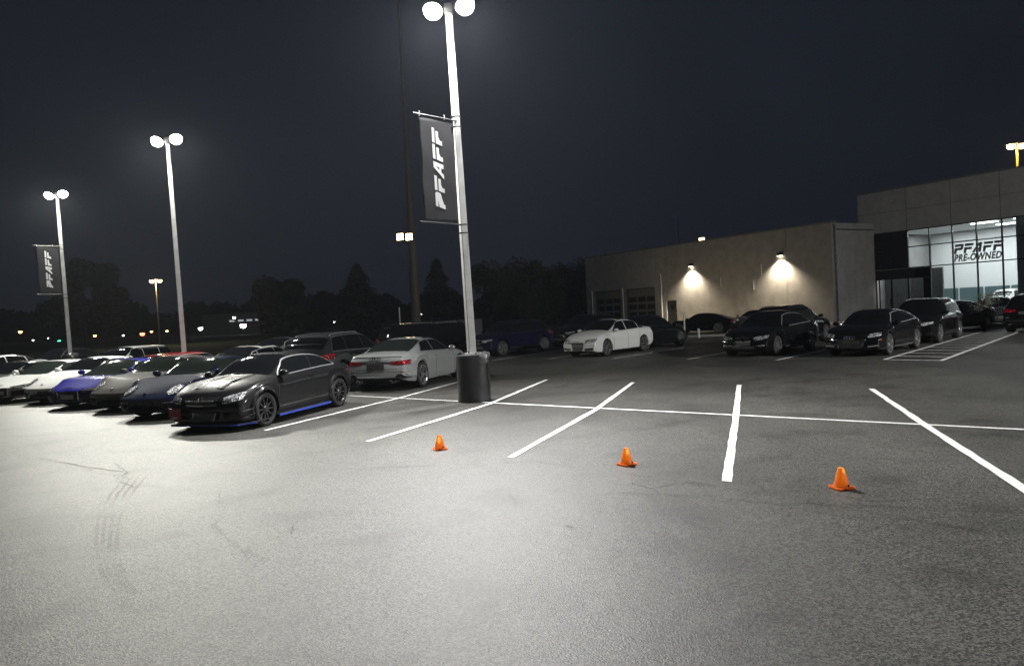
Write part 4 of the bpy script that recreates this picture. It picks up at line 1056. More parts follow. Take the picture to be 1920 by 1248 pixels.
# second left row, behind, seen over the roofs of the first
place_car('sedan', (-22.0, 29.6), LY + 3, P_WHITE, 'white sedan behind the grey sports car at the left edge', 'sedan_car', zscale=.92)
place_car('hatch', (-15.9, 28.6), LY + 2, P_WHITE, 'white upright hatchback behind the bright blue supercar', 'hatchback_car', zscale=.95)
place_car('sedan', (-22.6, 35.6), LY + 2, P_BLACK, 'black sedan on the grass side, left of the banner pole', 'sedan_car', zscale=.95, override={'chrome_soft': 'black_plastic'})
place_car('hatch', (-10.4, 26.0), 17, P_RED, 'red roofed hatchback behind the navy sports coupe', 'hatchback_car', zscale=.83)
place_car('sedan', (-7.7, 25.0), 17, P_OFFWHITE, 'white sedan hidden behind the matte black coupe', 'sedan_car', zscale=.93)
place_car('sedan', (-8.7, 31.6), 17, P_GREY, 'grey sedan with pale roof behind the coupe and estate', 'sedan_car', zscale=1.0)
place_car('suv', (-4.9, 24.6), 18, P_SLATE, 'slate grey estate with roof rails parked nose away behind the coupe', 'estate_car', zscale=.975)
place_car('rear_coupe', (-2.5, 23.4), 18, P_SILVER, 'light grey two-door coupe seen from behind next to the pole sleeve', 'coupe_car')
place_car('boxy_suv', (-5.2, 34.2), 228, P_BLACK, 'black boxy off-roader behind the slate grey estate', 'suv_car', zscale=.96)
place_car('boxy_suv', (-3.0, 36.0), 48, P_BLACK, 'black boxy off-roader beside the yellow bollard', 'suv_car', zscale=.985)
# far row in front of the building
FY = 223.0
place_car('suv', (-1.1, 33.7), FY, P_DKBLUE, 'dark blue crossover behind the lamp pole, left of the white sedan', 'suv_car', zscale=.92, override={'chrome_soft': 'black_plastic'})
place_car('suv', (2.9, 38.2), FY, P_BLACK, 'black crossover between the dark blue car and the white sedan', 'suv_car', zscale=.95, override={'chrome_soft': 'black_plastic'})
place_car('sedan', (3.07, 29.76), 222.8, P_WHITE, 'white four-door sedan in the far row', 'sedan_car')
place_car('saloon', (7.0, 34.4), 43, P_BLACK, 'black sedan tail to tail behind the white sedan', 'sedan_car', override={'chrome_soft': 'black_plastic'})
place_car('saloon', (8.2, 25.45), 223.6, P_BLACK, 'black sedan with chrome bumper strip in the far row', 'sedan_car')
place_car('suv', (12.4, 31.6), 43, P_BLACK, 'black estate behind the black sedan with chrome bumper strip', 'estate_car', zscale=.97, override={'chrome_soft': 'black_plastic'})
place_car('sportback', (10.82, 23.25), 223.7, P_BLACK, 'black hatchback with large chrome-framed grille beside the hatched bay', 'sedan_car')
place_car('boxy_suv', (14.6, 27.2), FY, P_BLACK, 'black off-roader behind the black hatchback', 'suv_car', zscale=.94)
place_car('sports', (10.6, 46.5), 300, P_BLACK, 'black low coupe under the left wall lamp', 'sports_car', zscale=.95)
place_car('sports', (14.3, 46.0), 235, P_GREY, 'dark grey low coupe beside the thin post under the wall', 'sports_car', zscale=.95)
place_car('saloon', (18.9, 33.5), 240, P_BLACK, 'black sedan behind the small grey tree', 'sedan_car', zscale=.92, override={'chrome_soft': 'black_plastic'})
place_car('sedan', (23.6, 36.0), 205, P_SLATE, 'slate grey sedan by the showroom glass', 'sedan_car', zscale=.95)
place_car('suv', (23.2, 31.9), 50, P_BLACK, 'black crossover cut off by the right picture edge', 'suv_car', zscale=.95, override={'chrome_soft': 'black_plastic'})

# ------------------------------------------------------------------ lettering
LETTER_W, LETTER_ADV = 1.22, 1.36
def letters_pfaff():
    """stencil capitals, unit height, slanted; list of polygons"""
    w = LETTER_W
    P = [[(0, 1), (.86, 1), (1, .88), (1, .48), (.86, .36), (.30, .36), (.30, 0), (0, 0), (0, .62), (.72, .62), (.72, .74), (0, .74)]]
    Fl = [[(0, 1), (1, 1), (1, .74), (0, .74)], [(0, .62), (.86, .62), (.86, .36), (.30, .36), (.30, 0), (0, 0)]]
    A = [[(0, 0), (.30, 0), (.70, .74), (.58, 1)], [(.70, 0), (1, 0), (1, 1), (.58, 1), (.70, .74)], [(.43, .24), (.70, .24), (.70, .44), (.54, .44)]]
    out = []
    for i, L in enumerate((P, Fl, A, Fl, Fl)):
        for poly in L: out.append([(i * LETTER_ADV - (.20 if i == 2 else 0) - (.10 if i > 2 else 0) + x * w + .26 * y, y) for x, y in poly])
    return out
TXT_LEN = 4 * LETTER_ADV + LETTER_W + .26

# ------------------------------------------------------------------ lot lamps
def make_head(root, pos, aim, power, nm='lamp_head', r=.215, warm=False, light=True, spread=150, col=(1, .985, .95)):
    """round LED floodlight: housing with fins, glowing lens, bracket"""
    aim = Vector(aim).normalized()
    q = aim.to_track_quat('Z', 'Y').to_matrix().to_4x4(); M = Matrix.Translation(pos) @ q
    mb = MB().lathe([(.001, -.20), (r * .45, -.20), (r * .55, -.13), (r * .98, -.09), (r * 1.06, -.02), (r * 1.06, .03), (r * .99, .03), (r * .97, .0)], 28, M)
    for k in range(12):
        a = 2 * math.pi * k / 12
        mb.box(r * .45, r * .95, -.006, .006, -.17, -.08, M @ Matrix.Rotation(a, 4, 'Z'))
    hd = mb.build(nm, 'dark_metal', root, True, 40)
    ln = MB().lathe([(r * .975, .004), (r * .95, .05), (r * .80, .12), (r * .48, .175), (.001, .195)], 28, M).build('lens', 'lens_warm' if warm else 'lens_white', hd, True)
    ln.visible_shadow = True
    if light:
        ld = bpy.data.lights.new('lamp_light', 'AREA'); ld.shape = 'DISK'; ld.size = r * 2; ld.energy = power; ld.spread = R(spread); ld.color = (1, .80, .5) if warm else col
        lo = bpy.data.objects.new('lamp_light', ld); COL.objects.link(lo); lo.parent = root
        lo.matrix_local = Matrix.Translation(Vector(pos) + aim * .215) @ (-aim).to_track_quat('Z', 'Y').to_matrix().to_4x4()
    return hd

ARM = Vector((-.75, -.66, 0)).normalized()
POLE_H = 8.7
def light_pole(base, label, aims, power, sleeve=True, lean=.0127, spread=150, col=(1, .985, .95)):
    root = empty('light_pole', base); root.rotation_euler = (0, -lean, 0)
    tag(root, label, 'light pole', 'tall white light poles with twin floodlights')
    # square tapered shaft with softened corners
    def sq(h, z, c=.012): return [(h - c, h, z), (-h + c, h, z), (-h, h - c, z), (-h, -h + c, z), (-h + c, -h, z), (h - c, -h, z), (h, -h + c, z), (h, h - c, z)]
    zs = [1.05, 2.6, 4.2, 5.8, 7.3, POLE_H]; mb = MB(); vs = []; yawM = Matrix.Rotation(R(24), 3, 'Z')
    for i, z in enumerate(zs):
        h = .083 - .020 * i / 5; vs += [yawM @ Vector(v) for v in sq(h, z)]
    fs = [(i * 8 + k, i * 8 + (k + 1) % 8, (i + 1) * 8 + (k + 1) % 8, (i + 1) * 8 + k) for i in range(5) for k in range(8)]
    fs.append(tuple(40 + k for k in range(8))); mb.add(vs, fs); mb.build('pole', 'galvanised', root)
    M = Matrix.Rotation(R(24), 4, 'Z')
    MB().box(-.14, .14, -.14, .14, 1.03, 1.075, M).build('base_plate', 'galvanised', root)
    for a in range(4):
        t = R(24 + 45 + 90 * a); MB().lathe([(.001, 1.12), (.016, 1.12), (.016, 1.07)], 8, Matrix.Translation((.16 * math.cos(t), .16 * math.sin(t), 0))).build('anchor_bolt', 'dark_metal', root)
    if sleeve:
        mb = MB().lathe([(.30, 1.0), (.345, 1.035), (.358, 1.03), (.362, 1.0), (.372, .4), (.378, .02), (.372, .0)], 40)
        mb.lathe([(.001, 1.036), (.31, 1.036), (.35, 1.025)], 40)
        sl = mb.build('base_sleeve', 'sleeve_plastic', root, True, 40)
        # overlapping seam of the rolled sleeve
        a = R(-28); MB().box(-.02, .02, -.006, .010, .0, 1.02, Matrix.Rotation(a + R(90), 4, 'Z') @ Matrix.Translation((0, -.374, 0))).build('sleeve_seam', 'black_plastic', sl)
        # crumpled film gathered over the right edge of the sleeve
        vs, fs = [], []; rnd = random.Random(3)
        for i in range(13):
            t = R(-70 + 85 * i / 12)
            for j, (rr, z) in enumerate(((.22, 1.05), (.30, 1.085), (.37, 1.05), (.387, .98), (.388, .88 - .08 * math.sin(i * .5)))):
                k = rnd.uniform(-.012, .022); vs.append(((rr + k) * math.cos(t), (rr + k) * math.sin(t), z + rnd.uniform(-.012, .018)))
        for i in range(12):
            for j in range(4): fs.append((i * 5 + j, i * 5 + j + 1, (i + 1) * 5 + j + 1, (i + 1) * 5 + j))
        MB().add(vs, fs).build('plastic_wrap', 'film', sl, True, 30)
    # bull-horn bracket and two heads
    sd = Vector((.97, -.22, 0)).normalized()
    mb = MB(); mb.bar(-sd * .34 + Vector((0, 0, POLE_H - .05)), sd * .34 + Vector((0, 0, POLE_H - .05)), .06, .06)
    mb.box(-.09, .09, -.09, .09, POLE_H - .16, POLE_H + .02); mb.build('bracket', 'galvanised', root)
    for sg, am in zip((-1, 1), aims):
        p = sd * (.33 * sg) + Vector((0, 0, POLE_H + .06))
        make_head(root, p + Vector(am).normalized() * .18, am, power, spread=spread, col=col)
    return root

def banner(pole, label, z0=3.92, z1=6.15, width=.93):
    base = pole.location
    root = empty('banner', base + Vector((0, 0, z0)), math.atan2(-ARM.y, -ARM.x)); tag(root, label, 'banner', 'black PFAFF banners hung from the light poles')
    H = z1 - z0; lean = -.0127 * (z0 + H / 2)
    # cloth hangs in the local xz plane, pole at x = 0, cloth to x < 0
    nx, nz = 12, 26; vs = []
    for i in range(nx + 1):
        for j in range(nz + 1):
            x = -.12 - width * i / nx; z = H * j / nz
            y = .006 * math.sin(i * .5 + j * .22) * math.sin(math.pi * j / nz) * (.5 + i / nx) + .0015 * math.sin(j * .6 - i * .5)
            vs.append((x + lean + .01 * math.sin(j * .5) * i / nx, y, z))
    fs = [(i * (nz + 1) + j, i * (nz + 1) + j + 1, (i + 1) * (nz + 1) + j + 1, (i + 1) * (nz + 1) + j) for i in range(nx) for j in range(nz)]
    o = MB().add(vs, fs).build('banner_cloth', 'banner_cloth', root, True)
    sm = o.modifiers.new('thick', 'SOLIDIFY'); sm.thickness = .004; sm.offset = 0
    # printed word reads upwards, letter tops to the pole's far side
    cap = .255; sc = cap; ln = TXT_LEN * sc
    def to3(u, v):   # u along the word (upwards), v letter height (towards the free edge)
        x = -.12 - width * .5 + (.5 - v) * cap + lean; z = (H - ln) / 2 + u * sc + .06; return x, z
    for sgn in (-1, 1):
        mb = MB()
        for poly in letters_pfaff():
            q = [to3(u, v) for u, v in poly] if sgn < 0 else [(2 * (-.12 - width * .5 + lean) - to3(u, v)[0], to3(u, v)[1]) for u, v in poly]
            # fine strips so the print follows the folds
            def fold(x, z):
                i = (-.12 - (x - lean)) / width * nx; j = z / H * nz
                return .006 * math.sin(i * .5 + j * .22) * math.sin(math.pi * j / nz) * (.5 + i / nx) + .0015 * math.sin(j * .6 - i * .5)
            bm = bmesh.new(); f = bm.faces.new([bm.verts.new((x, 0, z)) for x, z in q])
            bmesh.ops.triangulate(bm, faces=bm.faces[:]); bmesh.ops.subdivide_edges(bm, edges=bm.edges[:], cuts=3, use_grid_fill=True)
            bm.verts.index_update(); mb.add([(v.co.x, fold(v.co.x, v.co.z) + sgn * .008, v.co.z) for v in bm.verts], [tuple(v.index for v in f.verts) for f in bm.faces]); bm.free()
        mb.build('lettering', 'white_print', root)
    for z in (H + .015, -.02):
        lx = -.0127 * (z0 + z)
        MB().tube([(.0 + lx, 0, z), (-width - .22 + lx, 0, z + .03)], .016, 8).build('banner_arm', 'dark_metal', root, True, 50)
    for z in (H + .10, H - .12, -.02, -.20):
        lx = -.0127 * (z0 + z); r = .10
        MB().lathe([(r * .92, -.012), (r, -.012), (r, .012), (r * .92, .012)], 16, Matrix.Translation((lx, 0, z)), closed=True).build('clamp_band', 'dark_metal', root)
        MB().box(-.16 + lx, -.08 + lx, -.02, .02, z - .012, z + .012).build('clamp_bolt', 'dark_metal', root)
    for x in (-width - .08, -.36):
        MB().box(x - .012 + lean, x + .012 + lean, -.012, .012, H + .0, H + .11).build('arm_stud', 'chrome_soft', root)
    return root

PW = 1000.0 * LAMP_W
cam_dir = lambda b: (Vector((0, 0, 0)) - Vector((b[0], b[1], 0))).normalized()
B1 = gp(887, 752); B1 = Vector((-.90, 16.55, 0))
B2 = at(314, 268, 26.6); B2 = Vector((B2.x + .11, 26.6, 0)); B3 = at(107, 368, 35.6); B3 = Vector((B3.x + .11, 35.6, 0))
AIM_L = (-.10, -.62, -1.0); AIM_R = (.30, -.62, -1.0)
pole1 = light_pole(B1, 'tall white light pole standing in the black sleeve, with banner and twin floodlights', (AIM_L, AIM_R), PW * .92, spread=132, col=(1, .99, .97))
AIM_L2 = (-.10, -.66, -.80); AIM_R2 = (.36, -.60, -.80)
pole2 = light_pole(B2, 'tall white light pole without banner behind the left row of cars', (AIM_L2, AIM_R2), PW * .76, col=(1, .985, .89))
pole3 = light_pole(B3, 'farthest left tall white light pole carrying a banner', (AIM_L2, AIM_R2), PW * .76, col=(1, .985, .89))
fill_pole_far = light_pole(Vector((25.0, 9.0, 0)), 'unseen light pole added beyond the right picture edge to light the far row', ((-.75, .55, -.55), (.0, .85, -.55)), 1850)  # unseen pole, added to light the far row and the facades
fill_pole_near = light_pole(Vector((13.5, 4.6, 0)), 'unseen light pole added close by, beyond the right picture edge, to light the foreground', ((-.3, -.5, -1.0), (.1, -.6, -1.0)), PW * .5)  # second unseen pole, added to brighten the right foreground
banner(pole1, 'black banner with white PFAFF lettering on the pole in the black sleeve')
banner(pole3, 'small-looking black PFAFF banner on the farthest left pole')

# ------------------------------------------------------------------ traffic cones
def cone(p, label, rz, tilt=0):
    root = empty('traffic_cone', p, rz); root.rotation_euler = (tilt, 0, rz); tag(root, label, 'traffic cone', 'small orange cones in front of the stalls')
    root.scale = (.92, .92, .92); mb = MB(); s = .108; c = .025
    poly = [(s - c, -s), (s, -s + c), (s, s - c), (s - c, s), (-s + c, s), (-s, s - c), (-s, -s + c), (-s + c, -s)]
    mb.prism(poly, 0.012, .024)
    for k in range(4):
        a = R(45 + 90 * k); mb.box(-.02, .02, -.02, .02, .0, .013, Matrix.Translation((.10 * math.cos(a), .10 * math.sin(a), 0)))
    mb.build('base', 'cone_orange', root, True, 40)
    MB().lathe([(.088, .02), (.083, .035), (.079, .045), (.045, .175), (.034, .215), (.030, .226), (.022, .226)], 28).build('cone_body', 'cone_orange', root, True, 45)
    MB().box(-.012, .012, -.004, .002, .028, .052, Matrix.Rotation(R(25), 4, 'Z') @ Matrix.Translation((0, -.083, 0))).build('slot', 'black_plastic', root)
cone(gp(825, 842), 'small orange cone nearest the black pole sleeve', R(20))
cone(gp(1175, 871), 'small orange cone in the middle of the three', R(35))
cone(gp(1578, 915), 'small orange cone farthest right and nearest the camera', R(10))

# ------------------------------------------------------------------ service building and showroom
U = Vector((.522, -.853, 0)); N = Vector((-.853, -.522, 0))      # along the facade (towards camera-right), outwards
SC = Vector((22.5, 52.0, 0))                                       # corner of the service wing
SH = Vector((26.75, 54.6, 0))                                      # left end of the showroom facade
def frame(o):
    m = Matrix.Identity(4); m.col[0][:3] = U; m.col[1][:3] = -N; m.col[2][:3] = (0, 0, 1); m.col[3][:3] = o; return m
def fobj(name, o, label, cat):
    e = empty(name, o, math.atan2(U.y, U.x)); tag(e, label, cat); return e
# local frame: x along facade (towards camera-right), y into the building
sv = fobj('service_building', SC, 'low grey concrete service building with two wall lamps and bay doors', 'building')
HS = 6.9
opens = [(-26.7, -22.9, 3.45), (-22.0, -18.1, 3.45), (-16.65, -15.4, 2.15)]
cols = [-28.2, -26.7, -22.9, -22.0, -18.1, -16.65, -15.4, -11.5, -7.6, -3.8, 0.0]
for i in range(len(cols) - 1):
    a, b = cols[i], cols[i + 1]; g = .012
    op = next((o for o in opens if abs(o[0] - a) < .01), None)
    zz = [(0, 3.45), (3.47, HS)] if not op else ([(op[2], HS)] if op[2] > 3 else [(op[2], 3.45), (3.47, HS)])
    if not op and b - a > 2: zz = [(0, HS)]
    for z0, z1 in zz:
        MB().box(a + g, b - g, 0, .25, z0, z1).build('wall_panel', 'precast_beige' if a > -17 else 'precast', sv)
MB().box(-28.2, 0, .255, .5, 0, HS - .1).build('wall_core', 'roof_metal', sv)
MB().box(-28.3, .1, -.03, .55, HS, HS + .12).build('parapet_cap', 'roof_metal', sv)
MB().box(-28.2, 0, .55, 22, HS - .5, HS - .4).build('roof', 'roof_metal', sv)
MB().box(-28.25, -28.0, .55, 22, 0, HS - .02).build('end_wall', 'precast', sv)
for k in range(2):
    MB().box(-.25, 0, .26 + k * 2.35, 2.59 + k * 2.35, 0, HS).build('wall_panel', 'precast', sv)
for a, b, h in opens[:2]:
    for k in range(5):
        z0 = k * .69; d = MB().box(a + .08, b - .08, .16, .22, z0 + .01, z0 + .68).build('bay_door_panel', 'bay_panel', sv)
        if k in (1, 2, 3):
            for q in range(3):
                w = (b - a - .16) / 3; MB().box(a + .08 + q * w + .1, a + .08 + (q + 1) * w - .1, .145, .158, z0 + .12, z0 + .58).build('pane', 'bay_glass', d)
    for x in (a, b - .08): MB().box(x, x + .08, .02, .24, 0, h).build('door_jamb', 'mullion', sv)
    MB().box(a, b, -.02, .14, h - .08, h).build('door_header', 'mullion', sv)
dr = MB().box(-16.6, -15.45, .10, .16, 0, 2.12).build('door', 'steel_door', sv)
MB().box(-16.2, -15.85, .085, .099, 1.35, 1.75).build('door_window', 'bay_glass', dr)
MB().box(-15.62, -15.52, .06, .1, 1.0, 1.05).build('handle', 'chrome_soft', dr)
for x, zt_ in ((-17.15, 4.6), (-27.2, 3.6), (-22.45, 3.6)):
    MB().tube([(x, -.07, .1), (x, -.07, zt_)], .05, 8).build('downpipe', 'galvanised', sv, True, 50)
for x, z0, z1 in ((-6.1, 3.7, 4.5), (-6.9, 2.6, 3.4), (-10.2, 3.0, 3.8)):
    MB().box(x - .03, x + .03, -.03, .0, z0, z1).build('conduit', 'galvanised', sv)
for x, z in ((-13.35, 4.92), (-4.25, 5.0)):
    lp = MB().prism([(-.02, 0), (-.02, .26), (-.10, .26), (-.26, .08), (-.26, .0)], -.19, .19, Matrix.Translation((x, 0, z)) @ Matrix(((0, 0, 1, 0), (1, 0, 0, 0), (0, 1, 0, 0), (0, 0, 0, 1)))).build('wall_lamp', 'dark_metal', sv)
    MB().box(x - .17, x + .17, -.25, -.04, z - .02, z - .004).build('lens', 'lens_wall', lp)
    ld = bpy.data.lights.new('wall_lamp_light', 'SPOT'); ld.energy = 4200; ld.color = (1, .87, .66); ld.spot_size = R(128); ld.spot_blend = .75; ld.shadow_soft_size = .08
    lo = bpy.data.objects.new('wall_lamp_light', ld); COL.objects.link(lo); lo.parent = sv; lo.location = (x, -.27, z - .06); lo.rotation_euler = (R(-14), 0, 0)
tag(sheet('concrete_apron', [(SC + U * t + N * d).to_2d()[:] for t, d in ((-17, .1), (-17, 11.5), (-3.5, 11.0), (-3.5, .1))], .004, 'concrete'), 'pale concrete apron under the wall lamps', kind='structure')
kb = MB(); a, b = gp(1238, 634), gp(1362, 630); kb.bar(a + Vector((0, 0, .06)), b + Vector((0, 0, .06)), .18, .13)
tag(kb.build('kerb', 'concrete', None), 'low concrete kerb in front of the lit wall', kind='structure')

sr = fobj('showroom', SH, 'tall glass-fronted showroom with concrete fascia and lit interior', 'building')
TOP = 9.1; WT = 6.12; LEN = 16.0
for i, (a, b) in enumerate(((-1.2, 2.45), (2.47, 5.5), (5.52, 8.55), (8.57, 12.2), (12.22, LEN))):
    MB().box(a, b - .02, -.02, .3, WT + .02, 7.6).build('fascia_panel', 'precast', sr)
    MB().box(a, b - .02, -.03, .3, 7.615, TOP).build('fascia_panel', 'precast', sr)
MB().box(-1.2, LEN, .31, .5, WT + .1, TOP - .1).build('wall_core', 'roof_metal', sr)
MB().box(-1.25, LEN + .05, -.06, .55, TOP, TOP + .12).build('parapet_cap', 'roof_metal', sr)
MB().box(-1.2, LEN, .5, 14, TOP - .5, TOP - .35).build('roof', 'roof_metal', sr)
MB().box(-1.2, -.95, .32, 14, 0, TOP - .02).build('side_wall', 'precast', sr)
MB().box(-1.0, -.02, .0, .3, 0, WT).build('corner_pier', 'precast', sr)
vx = [0, 2.47, 4.0, 5.53, 7.06, 8.59, 10.12, 11.65, 13.2, 14.7, LEN]; hz_ = [0.05, 3.5, 4.95, WT]
for x in vx: MB().box(x - .03, x + .03, -.04, .10, 0, WT).build('mullion', 'mullion', sr)
for z in hz_:
    for i in range(len(vx) - 1): MB().box(vx[i] + .03, vx[i + 1] - .03, -.03, .09, z - .035, z + .035).build('transom', 'mullion', sr)
for i in range(len(vx) - 1):
    for j in range(3):
        a, b, z0, z1 = vx[i] + .03, vx[i + 1] - .03, hz_[j] + .035, hz_[j + 1] - .035
        if i == 0 and j > 0: MB().box(a, b, .02, .04, z0, z1).build('spandrel_pane', 'spandrel', sr)
        elif i <= 1 and j == 0: continue
        else: MB().box(a, b, .025, .033, z0, z1).build('pane', 'clear_glass', sr)
# entrance bay
MB().box(.03, 3.97, .0, .08, 2.75, 3.46).build('door_header', 'spandrel', sr)
for a, b in ((.25, 1.15), (1.2, 2.40)):
    dd = MB().box(a, b, .03, .045, .06, 2.72).build('entrance_door', 'clear_glass', sr)
    for x in (a - .03, b - .03): MB().box(x, x + .06, .0, .07, .05, 2.75).build('door_frame', 'mullion', dd)
MB().box(2.53, 3.45, .03, .04, .06, 2.72).build('pane', 'clear_glass', sr); MB().box(3.48, 3.97, .0, .06, .06, 2.74).build('spandrel_pane', 'spandrel', sr)
MB().box(1.35, 1.75, .015, .028, 1.0, 1.75).build('door_notice', 'sign_vinyl', sr)
MB().box(1.08, 1.13, -.05, .02, .9, 1.4).build('handle', 'mullion', sr)
# interior
MB().box(-.9, LEN, .4, 13, -.008, .035).build('interior_floor', 'interior_floor', sr)
MB().box(-.9, LEN, 9.0, 9.15, .04, WT + .1).build('interior_wall', 'interior_white', sr)
MB().box(-.9, LEN, .52, 9.0, WT + .15, WT + .25).build('ceiling', 'interior_white', sr)
MB().box(-.9, 3.4, 2.6, 2.75, .04, 3.45).build('interior_wall', 'bay_panel', sr)
MB().box(8.95, 9.5, 1.0, 1.5, .04, WT + .14).build('interior_column', 'interior_white', sr)
for k in range(8):
    MB().box(-.6 + k * 1.85, 1.1 + k * 1.85, 8.9, 8.97, .05, 1.9).build('office_pane', 'interior_glass', sr)
for k in range(4):
    for q in range(2): MB().box(5.4 + k * 2.7, 6.9 + k * 2.7, 2.6 + q * 3.4, 3.2 + q * 3.4, WT + .08, WT + .14).build('ceiling_light', 'ceiling_lamp', sr)
for q in (3.0, 6.6):
    ld = bpy.data.lights.new('showroom_light', 'AREA'); ld.shape = 'RECTANGLE'; ld.size = 13; ld.size_y = 1.6; ld.energy = 560; ld.color = (1, .985, .96)
    lo = bpy.data.objects.new('showroom_light', ld); COL.objects.link(lo); lo.parent = sr; lo.location = (6.5, q, WT + .05)
ld = bpy.data.lights.new('showroom_light', 'AREA'); ld.shape = 'RECTANGLE'; ld.size = 3; ld.size_y = 1.2; ld.energy = 70; ld.color = (1, .97, .92)
lo = bpy.data.objects.new('showroom_light', ld); COL.objects.link(lo); lo.parent = sr; lo.location = (1.8, 1.4, 6.0)
# window lettering
mb = MB(); sc = .62; sx = .455
for poly in letters_pfaff(): mb.prism([(5.62 + x * sx, 4.16 + y * sc) for x, y in poly], -.050, -.042, Matrix(((1, 0, 0, 0), (0, 0, 1, 0), (0, 1, 0, 0), (0, 0, 0, 1))))
sg = fobj('window_sign', SH + U * 5.6 + Vector((0, 0, 3.6)), 'grey PFAFF PRE-OWNED lettering on the showroom glass', 'sign')
o = mb.build('lettering', 'sign_vinyl', sg); o.location = (-5.6, 0, -3.6)
fc = bpy.data.curves.new('small_lettering', 'FONT'); fc.body = 'PRE-OWNED'; fc.size = .62; fc.shear = .26; fc.offset = .026; fc.extrude = .003; fc.space_character = 1.12
fo = bpy.data.objects.new('small_lettering', fc); COL.objects.link(fo)
bpy.context.view_layer.update()
me = bpy.data.meshes.new_from_object(fo.evaluated_get(bpy.context.evaluated_depsgraph_get())); bpy.data.objects.remove(fo)
wtxt = max(v.co.x for v in me.vertices)
o = link('small_lettering', me, 'sign_vinyl', sg); o.rotation_euler = (R(90), 0, 0); o.scale = (2.95 / wtxt, 1.0, 1.0); o.location = (.02, -.046, .07)
# SUV on the showroom floor
wp = Vector((36.6, 52.5, 0))
place_car('suv', (wp.x, wp.y), 65, P_WHITE, 'white SUV displayed inside the lit showroom', 'suv_car', group='cars in the showroom')

# ------------------------------------------------------------------ background: trees, far lamps, posts
def conifer(base, h, w, label, seed):
    rnd = random.Random(seed)
    root = empty('conifer_tree', base); tag(root, label, 'tree', 'dark conifers behind the lot')
    MB().tube([(0, 0, 0), (.05, .02, h * .5), (0, 0, h * .97)], [h * .022, h * .014, .02], 8).build('trunk', 'bark', root, True)
    vs, fs = [], []
    n = 9000
    for i in range(n):
        t = rnd.random() ** .8; z = h * (.06 + .94 * (1 - t) if False else .06 + .94 * rnd.random() ** 1.35)
        q = 1 - (z / h - .06) / .94
        lay = .82 + .18 * math.sin(z * 5.2 + seed)
        lim = w * (q ** .85) * lay * (.88 + .22 * math.sin(3 * rnd.random() * 6.28)) + .08
        a = rnd.uniform(0, 6.283); r = lim * (rnd.random() ** .45); c = Vector((r * math.cos(a), r * math.sin(a), z - .28 * r))
        L = rnd.uniform(.25, .55) * (h / 8); d = Vector((math.cos(a), math.sin(a), rnd.uniform(-.55, .1))).normalized(); sdv = Vector((-math.sin(a), math.cos(a), rnd.uniform(-.3, .3))) * L * .32
        o = len(vs); vs += [c - d * L * .5 - sdv * .3, c + sdv, c + d * L * .7, c - sdv]; fs.append((o, o + 1, o + 2, o + 3))
    MB().add(vs, fs).build('crown', 'conifer', root)
def broadleaf(base, h, w, label, seed, m='leaf', n=5000, stems=1, trunk=.35, leaf=.3, cat='tree', name='broadleaf_tree', group='dark leafy trees behind the lot'):
    rnd = random.Random(seed)
    root = empty(name, base); tag(root, label, cat, group)
    mb = MB()
    for k in range(stems):
        x = (k - (stems - 1) / 2) * w * .22
        mb.tube([(x, 0, 0), (x * 1.1, .02, h * trunk), (x * 1.5, 0, h * .75)], [h * .022, h * .016, .012], 8)
        for b in range(5):
            a = rnd.uniform(0, 6.28); mb.tube([(x * 1.2, 0, h * (trunk + .06 * b)), (x + w * .6 * math.cos(a), w * .6 * math.sin(a), h * (trunk + .25 + .07 * b))], [h * .009, .006], 6)
    mb.build('trunk', 'bark', root, True)
    cl = [(Vector((rnd.gauss(0, w * .42), rnd.gauss(0, w * .42), h * rnd.uniform(trunk + .08, .93))), w * rnd.uniform(.22, .42)) for _ in range(22)]
    vs, fs = [], []
    for i in range(n):
        c, r = rnd.choice(cl); d = Vector((rnd.gauss(0, 1), rnd.gauss(0, 1), rnd.gauss(0, .8))).normalized(); p = c + d * r * rnd.random() ** .4
        L = leaf * rnd.uniform(.5, 1.1); u = Vector((rnd.gauss(0, 1), rnd.gauss(0, 1), rnd.gauss(0, 1))).normalized(); v = u.orthogonal().normalized()
        o = len(vs); vs += [p - u * L * .5, p + v * L * .3, p + u * L * .5, p - v * L * .3]; fs.append((o, o + 1, o + 2, o + 3))
    MB().add(vs, fs).build('crown', m, root)
def gat(px, Y):  # ground point under pixel column px at depth Y
    p = at(px, 624, Y); return Vector((p.x, Y, 0))
conifer(gat(676, 70), 7.2, 4.6, 'broad dark conifer behind the slate grey estate', 1)
conifer(gat(825, 74), 7.5, 3.6, 'slim dark conifer just left of the main light pole', 2)
conifer(gat(590, 95), 5.2, 3.6, 'small dark conifer left of the broad one', 3)
broadleaf(gat(960, 80), 7.2, 4.2, 'dark leafy tree right of the main light pole', 4, n=9000, trunk=.1, leaf=.45)
broadleaf(gat(1052, 84), 6.6, 4.0, 'dark leafy tree beside the end of the service building', 5, n=9000, trunk=.1, leaf=.45)
broadleaf(gat(160, 120), 14, 6.0, 'tall dim leafy tree behind the farthest left pole', 6, n=11000, leaf=.8, trunk=.12)
broadleaf(gat(530, 110), 8, 5.0, 'dim leafy tree between the middle left pole and the conifers', 8, n=10000, leaf=.65, trunk=.1)
